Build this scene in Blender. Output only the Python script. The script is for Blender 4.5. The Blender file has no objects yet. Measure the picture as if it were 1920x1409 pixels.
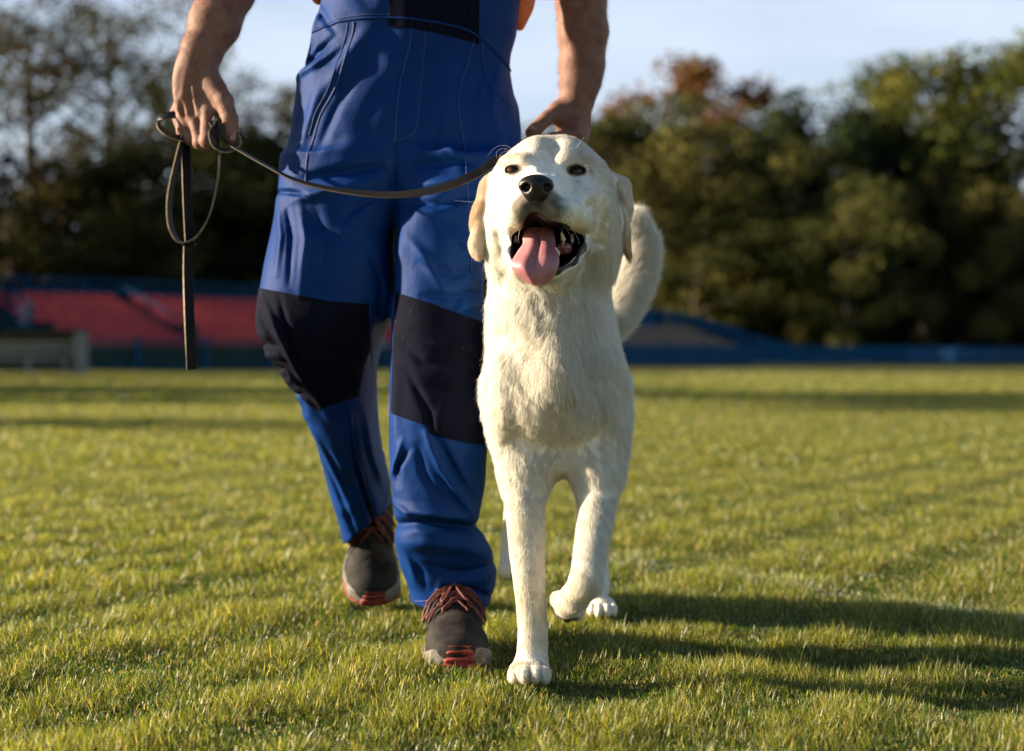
import bpy, bmesh, math, random
import numpy as np
from mathutils import Vector, Matrix
from mathutils.bvhtree import BVHTree

random.seed(7)
GN1, GN2, GN3, GN4 = 370000, 320000, 210000, 130000
FURN = 420000
RNG = np.random.default_rng(11)
SC = bpy.context.scene
COL = SC.collection

# ------------------------------------------------------------------ camera
F = 2933.0            # focal length in photo pixels (photo is 1920 wide)
CAMZ = 0.50
HZ = 665.0            # row of the horizon in the photo
cam_d = bpy.data.cameras.new('camera')
cam_d.sensor_width = 36.0
cam_d.lens = 36.0 * F / 1920.0
cam_d.shift_y = -(704.5 - HZ) / 1920.0
cam_d.clip_start = 0.05
cam_d.clip_end = 3000
cam_d.dof.use_dof = True
cam_d.dof.focus_distance = 2.36
cam_d.dof.aperture_fstop = 3.1
cam_d.dof.aperture_blades = 0
cam = bpy.data.objects.new('camera', cam_d)
COL.objects.link(cam)
cam.location = (0, 0, CAMZ)
cam.rotation_euler = (math.pi / 2, 0, 0)
SC.camera = cam

# ------------------------------------------------------------------ world and sun
SUN_EL = math.radians(17.0)
SUN_AZ = math.radians(-84.0)      # measured from +Y (view direction) towards +X: the sun is to the left
sun_dir = Vector((math.sin(SUN_AZ) * math.cos(SUN_EL), math.cos(SUN_AZ) * math.cos(SUN_EL), math.sin(SUN_EL)))
world = bpy.data.worlds.new('World')
SC.world = world
world.use_nodes = True
wn = world.node_tree
wn.nodes.clear()
w_out = wn.nodes.new('ShaderNodeOutputWorld')
w_bg = wn.nodes.new('ShaderNodeBackground')
w_sky = wn.nodes.new('ShaderNodeTexSky')
w_sky.sky_type = 'NISHITA'
w_sky.sun_disc = False
w_sky.sun_elevation = SUN_EL
w_sky.sun_rotation = SUN_AZ
w_sky.air_density = 1.0
w_sky.dust_density = 0.6
w_sky.ozone_density = 2.0
w_tc = wn.nodes.new('ShaderNodeTexCoord')
w_map = wn.nodes.new('ShaderNodeMapping')
w_map.inputs['Scale'].default_value = (1.6, 1.6, 7.0)
w_map.inputs['Location'].default_value = (0.3, 0.0, 0.9)
w_noise = wn.nodes.new('ShaderNodeTexNoise')
w_noise.inputs['Scale'].default_value = 1.9
w_noise.inputs['Detail'].default_value = 5.0
w_noise.inputs['Roughness'].default_value = 0.52
w_ramp = wn.nodes.new('ShaderNodeMapRange')
w_ramp.inputs['From Min'].default_value = 0.42
w_ramp.inputs['From Max'].default_value = 0.66
w_ramp.inputs['To Min'].default_value = 0.60
w_ramp.inputs['To Max'].default_value = 1.0
w_mix = wn.nodes.new('ShaderNodeMix')
w_mix.data_type = 'RGBA'
CLOUD = (5.0, 5.7, 6.8, 1)
w_mix.inputs[7].default_value = CLOUD
wn.links.new(w_tc.outputs['Generated'], w_map.inputs['Vector'])
wn.links.new(w_map.outputs['Vector'], w_noise.inputs['Vector'])
wn.links.new(w_noise.outputs['Fac'], w_ramp.inputs['Value'])
# thin cloud lies towards the horizon, the upper sky is clear
w_sep = wn.nodes.new('ShaderNodeSeparateXYZ')
w_el = wn.nodes.new('ShaderNodeMapRange')
w_el.inputs['From Min'].default_value = 0.24
w_el.inputs['From Max'].default_value = 0.50
w_el.inputs['To Min'].default_value = 1.0
w_el.inputs['To Max'].default_value = 0.12
w_mul = wn.nodes.new('ShaderNodeMath'); w_mul.operation = 'MULTIPLY'
wn.links.new(w_tc.outputs['Generated'], w_sep.inputs[0])
wn.links.new(w_sep.outputs['Z'], w_el.inputs['Value'])
w_dir = wn.nodes.new('ShaderNodeMapRange')
w_dir.inputs['From Min'].default_value = -0.3
w_dir.inputs['From Max'].default_value = 0.55
w_dir.inputs['To Min'].default_value = 0.0
w_m2 = wn.nodes.new('ShaderNodeMath'); w_m2.operation = 'MULTIPLY'
wn.links.new(w_sep.outputs['Y'], w_dir.inputs['Value'])
wn.links.new(w_ramp.outputs['Result'], w_m2.inputs[0])
wn.links.new(w_dir.outputs['Result'], w_m2.inputs[1])
wn.links.new(w_m2.outputs[0], w_mul.inputs[0])
wn.links.new(w_el.outputs['Result'], w_mul.inputs[1])
wn.links.new(w_mul.outputs[0], w_mix.inputs[0])
wn.links.new(w_sky.outputs['Color'], w_mix.inputs[6])
wn.links.new(w_mix.outputs[2], w_bg.inputs['Color'])
w_bg.inputs['Strength'].default_value = 0.05
wn.links.new(w_bg.outputs['Background'], w_out.inputs['Surface'])

sun_d = bpy.data.lights.new('sun', 'SUN')
sun_d.energy = 5.0
sun_d.angle = math.radians(1.2)
sun_d.color = (1.0, 0.83, 0.60)
sun = bpy.data.objects.new('sun', sun_d)
COL.objects.link(sun)
sun.rotation_euler = (-sun_dir).to_track_quat('-Z', 'Y').to_euler()

SC.view_settings.view_transform = 'Standard'
SC.view_settings.look = 'None'
SC.view_settings.exposure = 1.66
SC.view_settings.gamma = 1.0
SC.render.engine = 'CYCLES'
SC.cycles.use_denoising = True
SC.cycles.denoising_prefilter = 'NONE'
SC.cycles.denoising_input_passes = 'RGB_ALBEDO'
SC.cycles.max_bounces = 7
SC.cycles.transparent_max_bounces = 6
SC.cycles.diffuse_bounces = 4
SC.cycles.glossy_bounces = 3
SC.cycles.transmission_bounces = 3
SC.cycles.caustics_reflective = False
SC.cycles.caustics_refractive = False
SC.cycles.sample_clamp_indirect = 6.0

# ------------------------------------------------------------------ helpers
def P(px, py, Y):
    """photo pixel + distance -> world point"""
    return np.array([(px - 960.0) / F * Y, Y, CAMZ + (HZ - py) / F * Y])

def tag(o, label=None, cat=None, group=None, kind=None):
    if label: o['label'] = label
    if cat: o['category'] = cat
    if group: o['group'] = group
    if kind: o['kind'] = kind
    return o

def empty(name, loc, label=None, cat=None, group=None):
    o = bpy.data.objects.new(name, None)
    o.empty_display_size = 0.1
    COL.objects.link(o)
    o.location = loc
    return tag(o, label, cat, group)

def attach(o, parent):
    if parent is not None:
        o.parent = parent
        o.matrix_parent_inverse = Matrix.Translation(parent.location).inverted() if parent.parent is None else parent.parent_inv_keep if hasattr(parent, 'parent_inv_keep') else Matrix.Identity(4)
    return o

def link_mesh(name, me, mat=None, parent=None):
    """the mesh is in world coordinates; parents are empties/meshes whose world matrix may be a translation"""
    o = bpy.data.objects.new(name, me)
    COL.objects.link(o)
    if mat is not None:
        me.materials.append(mat)
    if parent is not None:
        off = Vector((0, 0, 0))
        q = parent
        while q is not None:
            off += q.location
            q = q.parent
        o.parent = parent
        o.location = -off
    return o

def np_mesh(name, V, Q, smooth=True):
    """V (n,3), Q (m,k) with k = 3 or 4"""
    V = np.ascontiguousarray(V, dtype=np.float32)
    Q = np.ascontiguousarray(Q, dtype=np.int32)
    me = bpy.data.meshes.new(name)
    m, k = Q.shape
    me.vertices.add(len(V))
    me.vertices.foreach_set('co', V.ravel())
    me.loops.add(m * k)
    me.loops.foreach_set('vertex_index', Q.ravel())
    me.polygons.add(m)
    me.polygons.foreach_set('loop_start', np.arange(0, m * k, k, dtype=np.int32))
    if smooth:
        me.polygons.foreach_set('use_smooth', np.ones(m, dtype=bool))
    me.update(calc_edges=True)
    return me

def vcol(me, C, name='tint'):
    a = me.color_attributes.new(name, 'FLOAT_COLOR', 'POINT')
    C4 = np.ones((len(C), 4), dtype=np.float32)
    C4[:, :3] = C
    a.data.foreach_set('color', C4.ravel())

class MB:
    """collects simple shapes, then becomes one mesh"""
    def __init__(s):
        s.V = []; s.F = []
    def add(s, V, Fs):
        n = len(s.V)
        s.V += [tuple(v) for v in V]
        s.F += [tuple(i + n for i in f) for f in Fs]
    def box(s, c, h, M=None):
        cs = [(-1,-1,-1),(1,-1,-1),(1,1,-1),(-1,1,-1),(-1,-1,1),(1,-1,1),(1,1,1),(-1,1,1)]
        V = []
        for q in cs:
            v = Vector((q[0]*h[0], q[1]*h[1], q[2]*h[2]))
            if M is not None: v = M @ v
            V.append(v + Vector(c))
        s.add(V, [(0,3,2,1),(4,5,6,7),(0,1,5,4),(1,2,6,5),(2,3,7,6),(3,0,4,7)])
    def bar(s, a, b, w, h=None, up=(0,0,1)):
        a = Vector(a); b = Vector(b); d = (b-a); L = d.length; d.normalize()
        u = Vector(up)
        x = d.cross(u)
        if x.length < 1e-4: x = d.cross(Vector((1,0,0)))
        x.normalize(); z = x.cross(d)
        M = Matrix((x, d, z)).transposed()
        s.box((a+b)/2, (w/2, L/2, (h or w)/2), M)
    def tube(s, pts, r, n=8, cap=True):
        V, Q = tube_np(pts, r, n)
        Fs = [tuple(q) for q in Q]
        if cap:
            m = len(pts)
            Fs.append(tuple(range(n-1, -1, -1)))
            Fs.append(tuple((m-1)*n + i for i in range(n)))
        s.add(V, Fs)
    def build(s, name, mat, parent=None, smooth=False, bevel=0):
        me = bpy.data.meshes.new(name)
        me.from_pydata(s.V, [], s.F)
        if smooth:
            for p in me.polygons: p.use_smooth = True
        me.update()
        o = link_mesh(name, me, mat, parent)
        if bevel:
            b = o.modifiers.new('bevel', 'BEVEL'); b.width = bevel; b.segments = 2
        return o

def tube_np(pts, r, n=8, flat=None, wvec=None):
    """tube along pts; r scalar or per point; flat=(w,t) ribbon half sizes with wvec per point"""
    pts = np.asarray(pts, float); m = len(pts)
    r = np.broadcast_to(np.asarray(r, float), (m,))
    T = np.gradient(pts, axis=0); T /= np.linalg.norm(T, axis=1, keepdims=True) + 1e-12
    V = []
    u = None
    for i in range(m):
        t = T[i]
        if u is None:
            a = np.array([0, 0, 1.0]) if abs(t[2]) < 0.9 else np.array([1.0, 0, 0])
            u = np.cross(t, a)
        u = u - t * np.dot(u, t); u /= np.linalg.norm(u)
        v = np.cross(t, u)
        for k in range(n):
            an = 2 * math.pi * k / n
            V.append(pts[i] + r[i] * (math.cos(an) * u + math.sin(an) * v))
    Q = []
    for i in range(m - 1):
        for k in range(n):
            a = i*n+k; b = i*n+(k+1) % n
            Q.append((a, b, b+n, a+n))
    return np.array(V), Q

def spline(pts, n):
    """Catmull-Rom through pts (k,d) -> n points"""
    p = np.asarray(pts, float)
    p = np.vstack([2*p[0]-p[1], p, 2*p[-1]-p[-2]])
    k = len(p) - 3
    out = []
    for t in np.linspace(0, k - 1e-6, n):
        i = int(t); f = t - i
        a, b, c, d = p[i:i+4]
        out.append(0.5*((2*b) + (c-a)*f + (2*a-5*b+4*c-d)*f*f + (3*b-a-3*c+d)*f**3))
    return np.array(out)

# ---- signed distance modelling (continuous organic surfaces)
def smin(a, b, k):
    h = np.maximum(k - np.abs(a - b), 0) / k
    return np.minimum(a, b) - h * h * k * 0.25
def smax(a, b, k):
    return -smin(-a, -b, k)
def rotm(rx=0, ry=0, rz=0):
    from mathutils import Euler
    return np.array(Euler((math.radians(rx), math.radians(ry), math.radians(rz))).to_matrix())
def ell(p, c, r, R=None):
    q = p - np.asarray(c, np.float32)
    if R is not None: q = q @ R.astype(np.float32)
    r = np.asarray(r, np.float32)
    k0 = np.linalg.norm(q / r, axis=1); k1 = np.linalg.norm(q / (r*r), axis=1)
    return k0 * (k0 - 1) / np.maximum(k1, 1e-6)
def cone(p, a, b, ra, rb):
    a = np.asarray(a, np.float32); b = np.asarray(b, np.float32)
    ab = b - a
    t = np.clip(((p - a) @ ab) / float(ab @ ab), 0, 1)
    q = p - a - t[:, None] * ab
    return np.linalg.norm(q, axis=1) - (ra + (rb - ra) * t)
def chain(p, pts, rs, k=0.01):
    d = None
    for i in range(len(pts) - 1):
        e = cone(p, pts[i], pts[i+1], rs[i], rs[i+1])
        d = e if d is None else smin(d, e, k)
    return d
def limb(p, pts, rs, n=12):
    a = spline(np.hstack([np.asarray(pts, float), np.asarray(rs, float)[:, None]]), n)
    d = None
    for i in range(n - 1):
        e = cone(p, a[i, :3], a[i+1, :3], a[i, 3], a[i+1, 3])
        d = e if d is None else np.minimum(d, e)
    return d
def loft(p, tab, power=2.0, smooth=True):
    """tab rows: z, cx, cy, rx, ry (z ascending)"""
    tab = np.asarray(tab, float)
    z = p[:, 2]
    zz = tab[:, 0]
    if smooth:
        zs = np.linspace(zz[0], zz[-1], 160)
        cols = []
        for j in range(1, 5):
            # monotone-ish smoothing of the piecewise linear profile
            y = np.interp(zs, zz, tab[:, j])
            ker = np.exp(-np.linspace(-2, 2, 9)**2); ker /= ker.sum()
            yp = np.pad(y, 4, mode='edge'); y = np.convolve(yp, ker, 'valid')
            cols.append(np.interp(z, zs, y))
    else:
        cols = [np.interp(z, zz, tab[:, j]) for j in range(1, 5)]
    cx, cy, rx, ry = cols
    x = np.abs(p[:, 0] - cx) / rx; y = np.abs(p[:, 1] - cy) / ry
    rr = (x**power + y**power) ** (1.0 / power)
    e = (rr - 1) * np.minimum(rx, ry)
    # soften towards true distance
    dz = np.maximum(np.maximum(zz[0] - z, z - zz[-1]), 0)
    out = np.where(dz > 0, np.sqrt(np.maximum(e, 0)**2 + dz**2), e)
    return out
def seg2(p, pts):
    """distance in the x-z plane to a polyline, with the parameter 0..1 along it"""
    best = None
    n = len(pts) - 1
    for i in range(n):
        a = np.array([pts[i][0], pts[i][2]]); b = np.array([pts[i+1][0], pts[i+1][2]])
        q = np.stack([p[:, 0], p[:, 2]], 1) - a
        ab = b - a
        t = np.clip((q @ ab) / (ab @ ab), 0, 1)
        d = np.linalg.norm(q - t[:, None] * ab, axis=1)
        if best is None:
            best = d; par = (i + t) / n
        else:
            m = d < best
            best = np.where(m, d, best); par = np.where(m, (i + t) / n, par)
    return best, par
def waves(p, freq, n, seed, aniso=(1, 1, 1)):
    r = np.random.default_rng(seed)
    out = 0
    for i in range(n):
        k = r.normal(size=3); k /= np.linalg.norm(k); k = k * np.array(aniso) * freq * r.uniform(0.6, 1.5)
        out = out + np.sin(p @ k.astype(np.float32) + r.uniform(0, 6.28))
    return out / math.sqrt(n)

def iso(f, lo, hi, h, slack=7.0, newton=2):
    """surface nets of f(points)->distance inside box lo..hi"""
    lo = np.asarray(lo, float); hi = np.asarray(hi, float)
    c = 4
    n = (np.ceil((hi - lo) / (h * c)).astype(int)) * c
    ax = [lo[i] + h * (np.arange(n[i] // c) * c + (c - 1) / 2) for i in range(3)]
    G = np.stack(np.meshgrid(*ax, indexing='ij'), -1).reshape(-1, 3).astype(np.float32)
    Dc = np.concatenate([f(G[i:i+400000]) for i in range(0, len(G), 400000)]).reshape([len(a) for a in ax])
    D = np.repeat(np.repeat(np.repeat(Dc.astype(np.float32), c, 0), c, 1), c, 2)
    act = np.argwhere(np.abs(Dc) < slack * h)
    o = np.stack(np.meshgrid(*[np.arange(c)]*3, indexing='ij'), -1).reshape(-1, 3)
    idx = (act[:, None, :] * c + o[None]).reshape(-1, 3)
    vals = []
    for i in range(0, len(idx), 400000):
        vals.append(f((lo + h * idx[i:i+400000]).astype(np.float32)))
    D[idx[:, 0], idx[:, 1], idx[:, 2]] = np.concatenate(vals)
    D[[0, -1]] = np.abs(D[[0, -1]]) + 1e-4; D[:, [0, -1]] = np.abs(D[:, [0, -1]]) + 1e-4; D[:, :, [0, -1]] = np.abs(D[:, :, [0, -1]]) + 1e-4
    S = D < 0
    cnt = np.zeros([k - 1 for k in S.shape], np.uint8)
    for a in (0, 1):
        for b in (0, 1):
            for d in (0, 1):
                cnt += S[a:S.shape[0]-1+a, b:S.shape[1]-1+b, d:S.shape[2]-1+d]
    cells = np.argwhere((cnt > 0) & (cnt < 8))
    vid = np.full(cnt.shape, -1, np.int32)
    vid[cells[:, 0], cells[:, 1], cells[:, 2]] = np.arange(len(cells))
    acc = np.zeros((len(cells), 3)); num = np.zeros(len(cells))
    for axis in range(3):
        u, v = [k for k in range(3) if k != axis]
        for a in (0, 1):
            for b in (0, 1):
                o0 = np.zeros(3, int); o0[u] = a; o0[v] = b
                o1 = o0.copy(); o1[axis] = 1
                i0 = cells + o0; i1 = cells + o1
                d0 = D[i0[:, 0], i0[:, 1], i0[:, 2]]; d1 = D[i1[:, 0], i1[:, 1], i1[:, 2]]
                m = (d0 < 0) != (d1 < 0)
                t = np.where(m, d0 / np.where(m, d0 - d1, 1), 0)
                q = o0[None] + t[:, None] * (o1 - o0)[None]
                acc += np.where(m[:, None], q, 0); num += m
    V = lo + h * (cells + acc / num[:, None])
    Qs = []
    for axis in range(3):
        s0 = [slice(None)]*3; s1 = [slice(None)]*3
        s0[axis] = slice(0, -1); s1[axis] = slice(1, None)
        A = S[tuple(s0)]; B = S[tuple(s1)]
        E = np.argwhere(A != B)
        u, v = (axis + 1) % 3, (axis + 2) % 3
        E = E[(E[:, u] > 0) & (E[:, v] > 0) & (E[:, u] < S.shape[u]-1) & (E[:, v] < S.shape[v]-1)]
        def g(du, dv):
            e = E.copy(); e[:, u] += du; e[:, v] += dv
            return vid[e[:, 0], e[:, 1], e[:, 2]]
        q = np.stack([g(-1, -1), g(0, -1), g(0, 0), g(-1, 0)], 1)
        fl = ~A[E[:, 0], E[:, 1], E[:, 2]]
        q[fl] = q[fl][:, ::-1]
        Qs.append(q)
    Q = np.concatenate(Qs)
    Q = Q[(Q >= 0).all(1)]
    for it in range(newton):
        d, N = grad(f, V, h * 0.5)
        V = V - N * np.clip(d, -h * 0.6, h * 0.6)[:, None] * 0.8
    return V, Q

def grad(f, V, e=0.001):
    V = V.astype(np.float32)
    def ff(X):
        return np.concatenate([f(X[i:i+400000]) for i in range(0, len(X), 400000)])
    d = ff(V)
    g = np.zeros((len(V), 3))
    for i in range(3):
        o = np.zeros(3, np.float32); o[i] = e
        g[:, i] = ff(V + o) - ff(V - o)
    g /= np.linalg.norm(g, axis=1, keepdims=True) + 1e-9
    gn = g
    # true slope for a sound Newton step
    return d, gn

def project(f, X, it=8, direction=None):
    """move points onto the surface of f"""
    X = np.asarray(X, np.float32).copy()
    for _ in range(it):
        d, N = grad(f, X, 0.001)
        if direction is not None:
            X = X + np.asarray(direction, np.float32) * d[:, None] * 0.8
        else:
            X = X - N.astype(np.float32) * d[:, None] * 0.8
    d, N = grad(f, X, 0.001)
    return X, N

# ---- materials
def mat(name, col, rough=0.6, spec=0.5, metal=0.0, **kw):
    m = bpy.data.materials.new(name); m.use_nodes = True
    b = m.node_tree.nodes['Principled BSDF']
    b.inputs['Base Color'].default_value = (*col, 1)
    b.inputs['Roughness'].default_value = rough
    b.inputs['Specular IOR Level'].default_value = spec
    b.inputs['Metallic'].default_value = metal
    for k, v in kw.items():
        b.inputs[k.replace('_', ' ')].default_value = v
    return m
def nd(m, t, **inp):
    n = m.node_tree.nodes.new(t)
    for k, v in inp.items():
        n.inputs[k].default_value = v
    return n
def lk(m, a, ao, b, bi):
    m.node_tree.links.new(a.outputs[ao], b.inputs[bi])
def bsdf(m): return m.node_tree.nodes['Principled BSDF']
def vary(m, c0, c1, scale=20, detail=4, lo=0.35, hi=0.65, coord='Object', rough=0.6, link=True, sc=(1,1,1), contrast=None):
    """noise-driven mix between two colours into the base colour; returns the mix node"""
    tc = nd(m, 'ShaderNodeTexCoord')
    mp = nd(m, 'ShaderNodeMapping', Scale=sc)
    no = nd(m, 'ShaderNodeTexNoise', Scale=scale, Detail=detail, Roughness=rough)
    mr = nd(m, 'ShaderNodeMapRange'); mr.inputs['From Min'].default_value = lo; mr.inputs['From Max'].default_value = hi
    mx = nd(m, 'ShaderNodeMix'); mx.data_type = 'RGBA'
    mx.inputs[6].default_value = (*c0, 1); mx.inputs[7].default_value = (*c1, 1)
    lk(m, tc, coord, mp, 'Vector'); lk(m, mp, 0, no, 'Vector'); lk(m, no, 'Fac', mr, 'Value'); lk(m, mr, 0, mx, 0)
    if link: lk(m, mx, 2, bsdf(m), 'Base Color')
    return mx
def bump(m, scale=200, strength=0.3, dist=0.001, detail=3, tex='noise', sc=(1, 1, 1), chain_in=None):
    tc = nd(m, 'ShaderNodeTexCoord'); mp = nd(m, 'ShaderNodeMapping', Scale=sc)
    no = nd(m, 'ShaderNodeTexNoise', Scale=scale, Detail=detail)
    bp = nd(m, 'ShaderNodeBump', Strength=strength, Distance=dist)
    lk(m, tc, 'Object', mp, 'Vector'); lk(m, mp, 0, no, 'Vector'); lk(m, no, 'Fac', bp, 'Height')
    if chain_in is not None: lk(m, chain_in, 0, bp, 'Normal')
    lk(m, bp, 0, bsdf(m), 'Normal')
    return bp

# ------------------------------------------------------------------ ground
def ground_colour(m):
    tc = nd(m, 'ShaderNodeTexCoord')
    n1 = nd(m, 'ShaderNodeTexNoise', Scale=1.3, Detail=6, Roughness=0.65)
    n2 = nd(m, 'ShaderNodeTexNoise', Scale=45.0, Detail=4, Roughness=0.7)
    lk(m, tc, 'Object', n1, 'Vector'); lk(m, tc, 'Object', n2, 'Vector')
    a = nd(m, 'ShaderNodeMix'); a.data_type = 'RGBA'
    a.inputs[6].default_value = (0.16, 0.155, 0.038, 1); a.inputs[7].default_value = (0.25, 0.22, 0.065, 1)
    r = nd(m, 'ShaderNodeMapRange'); r.inputs['From Min'].default_value = .38; r.inputs['From Max'].default_value = .62
    lk(m, n1, 'Fac', r, 'Value'); lk(m, r, 0, a, 0)
    b = nd(m, 'ShaderNodeMix'); b.data_type = 'RGBA'; b.blend_type = 'MULTIPLY'
    b.inputs[0].default_value = 0.75
    rr = nd(m, 'ShaderNodeMapRange'); rr.inputs['From Min'].default_value = .35; rr.inputs['From Max'].default_value = .6
    rr.inputs['To Min'].default_value = 0.35
    lk(m, n2, 'Fac', rr, 'Value'); lk(m, a, 2, b, 6); lk(m, rr, 0, b, 7)
    lk(m, b, 2, bsdf(m), 'Base Color')
    bp = nd(m, 'ShaderNodeBump', Strength=0.7, Distance=0.02)
    lk(m, n2, 'Fac', bp, 'Height'); lk(m, bp, 0, bsdf(m), 'Normal')
m_ground = mat('turf_soil', (0.1, 0.11, 0.02), 0.95, 0.1)
ground_colour(m_ground)

def gz(x, y):
    """gentle unevenness of the turf near the camera"""
    return 0.006 * np.sin(x * 7.1 + 1.3) * np.sin(y * 5.3 + 0.4) + 0.005 * np.sin(x * 13.7 + y * 9.1) - 0.004

# graded sheet: fine near the camera, out to the horizon
gx = np.concatenate([[-1500, -400, -120, -40, -15], np.linspace(-8, 8, 81), [15, 40, 120, 400, 1500]])
gy = np.concatenate([[-60, -10, -2], np.linspace(0, 14, 71), [20, 30, 45, 70, 110, 200, 500, 1800]])
GX, GY = np.meshgrid(gx, gy, indexing='ij')
near = (np.abs(GX) < 8.01) & (GY > -0.1) & (GY < 14.1)
GZ = np.where(near, gz(GX, GY) - 0.012, -0.012)
V = np.stack([GX, GY, GZ], -1).reshape(-1, 3)
nx, ny = GX.shape
ii, jj = np.meshgrid(np.arange(nx-1), np.arange(ny-1), indexing='ij')
a = (ii*ny + jj).ravel()
Q = np.stack([a, a + ny, a + ny + 1, a + 1], 1)
go = link_mesh('ground', np_mesh('ground', V, Q), m_ground)
tag(go, kind='structure')

# ------------------------------------------------------------------ grass blades
LINE_A = np.array([0.285, 3.80]); LINE_B = np.array([0.974, 2.975])   # worn chalk line on the pitch
def line_dist(x, y):
    d = LINE_B - LINE_A; d = d / np.linalg.norm(d)
    q = np.stack([x, y], 1) - LINE_A
    return np.abs(q[:, 0] * d[1] - q[:, 1] * d[0])

def patchy(x, y):
    return (np.sin(x*9.1+0.7)*np.sin(y*6.3+2.1) + 0.8*np.sin(x*21.3-y*13.1+1.0) + 0.7*np.sin(x*4.1+y*17.9)
            + 0.6*np.sin(x*37.0+y*29.0+2.0)*np.sin(y*31.0-x*23.0))

def blades(n, y0, y1, half, hmin, hmax, w, seed, segs=3, around=None):
    r = np.random.default_rng(seed)
    # area density falls as 1/y so that it stays even in the picture
    y = y0 * (y1 / y0) ** r.random(n)
    x = (r.random(n) * 2 - 1) * (half * y * 1.08 + 0.55)
    if around is not None:
        k = r.integers(0, len(around), n); a_ = r.uniform(0, 2*np.pi, n); q_ = np.array(around)[k]
        rr = 1.0 + r.exponential(.16, n)
        x = q_[:, 0] + q_[:, 2]*rr*np.cos(a_); y = q_[:, 1] + q_[:, 3]*rr*np.sin(a_)
    # clump
    cl = patchy(x, y)
    h = r.uniform(hmin, hmax, n) * (0.85 + 0.32 * np.clip(cl, -1.8, 2))
    h = np.maximum(h, hmin * 0.45)
    tall = r.random(n) < 0.05
    h[tall] *= 1.5
    az = r.uniform(0, 2*np.pi, n)
    lean = np.abs(r.normal(0.0, 0.55, n)) + 0.1
    bend = r.uniform(0.2, 1.1, n)
    wv = w * r.uniform(0.6, 1.35, n)
    dx, dy = np.cos(az), np.sin(az)
    faz = az + np.pi/2 + r.normal(0, 0.5, n)
    sx, sy = np.cos(faz), np.sin(faz)
    base = np.stack([x, y, gz(x, y) * (y < 14) - 0.006], 1)
    pts = []
    ts = np.linspace(0, 1, segs + 1)
    for t in ts:
        ang = lean * (1 + bend * t)
        off = h[:, None] * t * np.stack([np.sin(ang)*dx, np.sin(ang)*dy, np.cos(ang)], 1)
        ww = wv * (1 - t**1.6) * 0.5
        c = base + off
        if t < 1:
            pts.append(c - ww[:, None] * np.stack([sx, sy, 0*sx], 1))
            pts.append(c + ww[:, None] * np.stack([sx, sy, 0*sx], 1))
        else:
            pts.append(c)
    k = len(pts)
    V = np.stack(pts, 1).reshape(-1, 3)
    b = np.arange(n) * k
    tris = []
    for s in range(segs - 1):
        i = 2*s
        tris += [np.stack([b+i, b+i+1, b+i+3], 1), np.stack([b+i, b+i+3, b+i+2], 1)]
    i = 2*(segs-1)
    tris.append(np.stack([b+i, b+i+1, b+i+2], 1))
    T = np.concatenate(tris)
    # intrinsic colour of each blade: fresh green, olive, straw
    q = r.random(n)
    g = np.array([0.036, 0.074, 0.010]); g2 = np.array([0.146, 0.159, 0.026]); st = np.array([0.34, 0.29, 0.13]); br = np.array([0.13, 0.085, 0.035])
    f = np.clip(0.52 + 0.36*cl + r.normal(0, 0.3, n), 0, 1)[:, None]
    C = g * (1-f) + g2 * f
    C = np.where((q < 0.13)[:, None], st, C)
    C = np.where(((q > 0.16) & (q < 0.21))[:, None], br, C)
    C = C * r.uniform(0.8, 1.58, n)[:, None]
    ld = line_dist(x, y)
    wht = (x > 0.1) & (ld < 0.055 * (1 + 0.3*np.sin(x*31)*np.sin(y*27))) & (r.random(n) < 0.32)
    C = np.where(wht[:, None], np.array([0.34, 0.36, 0.31]), C)
    far = (np.abs(y - 37.0 + 0.0*x) < 0.12 )
    C = np.where(far[:, None], np.array([0.6, 0.6, 0.55]), C)
    Cv = np.repeat(C, k, 0)
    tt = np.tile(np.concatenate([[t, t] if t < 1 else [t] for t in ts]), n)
    # blade colour is darker at the foot, lighter towards the tip
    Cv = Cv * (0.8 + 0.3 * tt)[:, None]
    return V, T, Cv

parts_g = []
parts_g.append(blades(GN1, 1.80, 3.4, 0.37, 0.010, 0.029, 0.0019, 1))
parts_g.append(blades(GN2, 3.4, 7.0, 0.37, 0.012, 0.030, 0.0028, 2, 2))
parts_g.append(blades(GN3, 7.0, 16.0, 0.38, 0.014, 0.032, 0.007, 3, 2))
parts_g.append(blades(GN4, 16.0, 48.0, 0.40, 0.02, 0.045, 0.025, 4, 2))
# longer blades pushed up around the shoes and paws
parts_g.append(blades(5200, 1.8, 3.4, .37, 0.018, 0.034, 0.0021, 15, 3, around=[(-.085, 2.58, .050, .130), (-.085, 2.58, .052, .132), (.036, 2.375, .032, .042), (-.281, 3.13, .050, .055), (.170, 2.985, .030, .042)]))
off = 0; Vs = []; Ts = []; Cs = []
for V, T, C in parts_g:
    Vs.append(V); Ts.append(T + off); Cs.append(C); off += len(V)
V = np.concatenate(Vs); T = np.concatenate(Ts); C = np.concatenate(Cs)
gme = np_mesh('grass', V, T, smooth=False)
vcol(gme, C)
m_grass = bpy.data.materials.new('grass_blade'); m_grass.use_nodes = True
nt = m_grass.node_tree; nt.nodes.clear()
go_ = nt.nodes.new('ShaderNodeOutputMaterial')
at = nt.nodes.new('ShaderNodeVertexColor'); at.layer_name = 'tint'
pr = nt.nodes.new('ShaderNodeBsdfPrincipled'); pr.inputs['Roughness'].default_value = 0.42; pr.inputs['Specular IOR Level'].default_value = 0.45
tr = nt.nodes.new('ShaderNodeBsdfTranslucent')
hs = nt.nodes.new('ShaderNodeMix'); hs.data_type = 'RGBA'; hs.blend_type = 'MULTIPLY'; hs.inputs[0].default_value = 1.0; hs.inputs[7].default_value = (2.1, 2.0, 0.9, 1)
mx = nt.nodes.new('ShaderNodeMixShader'); mx.inputs[0].default_value = 0.42
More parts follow.
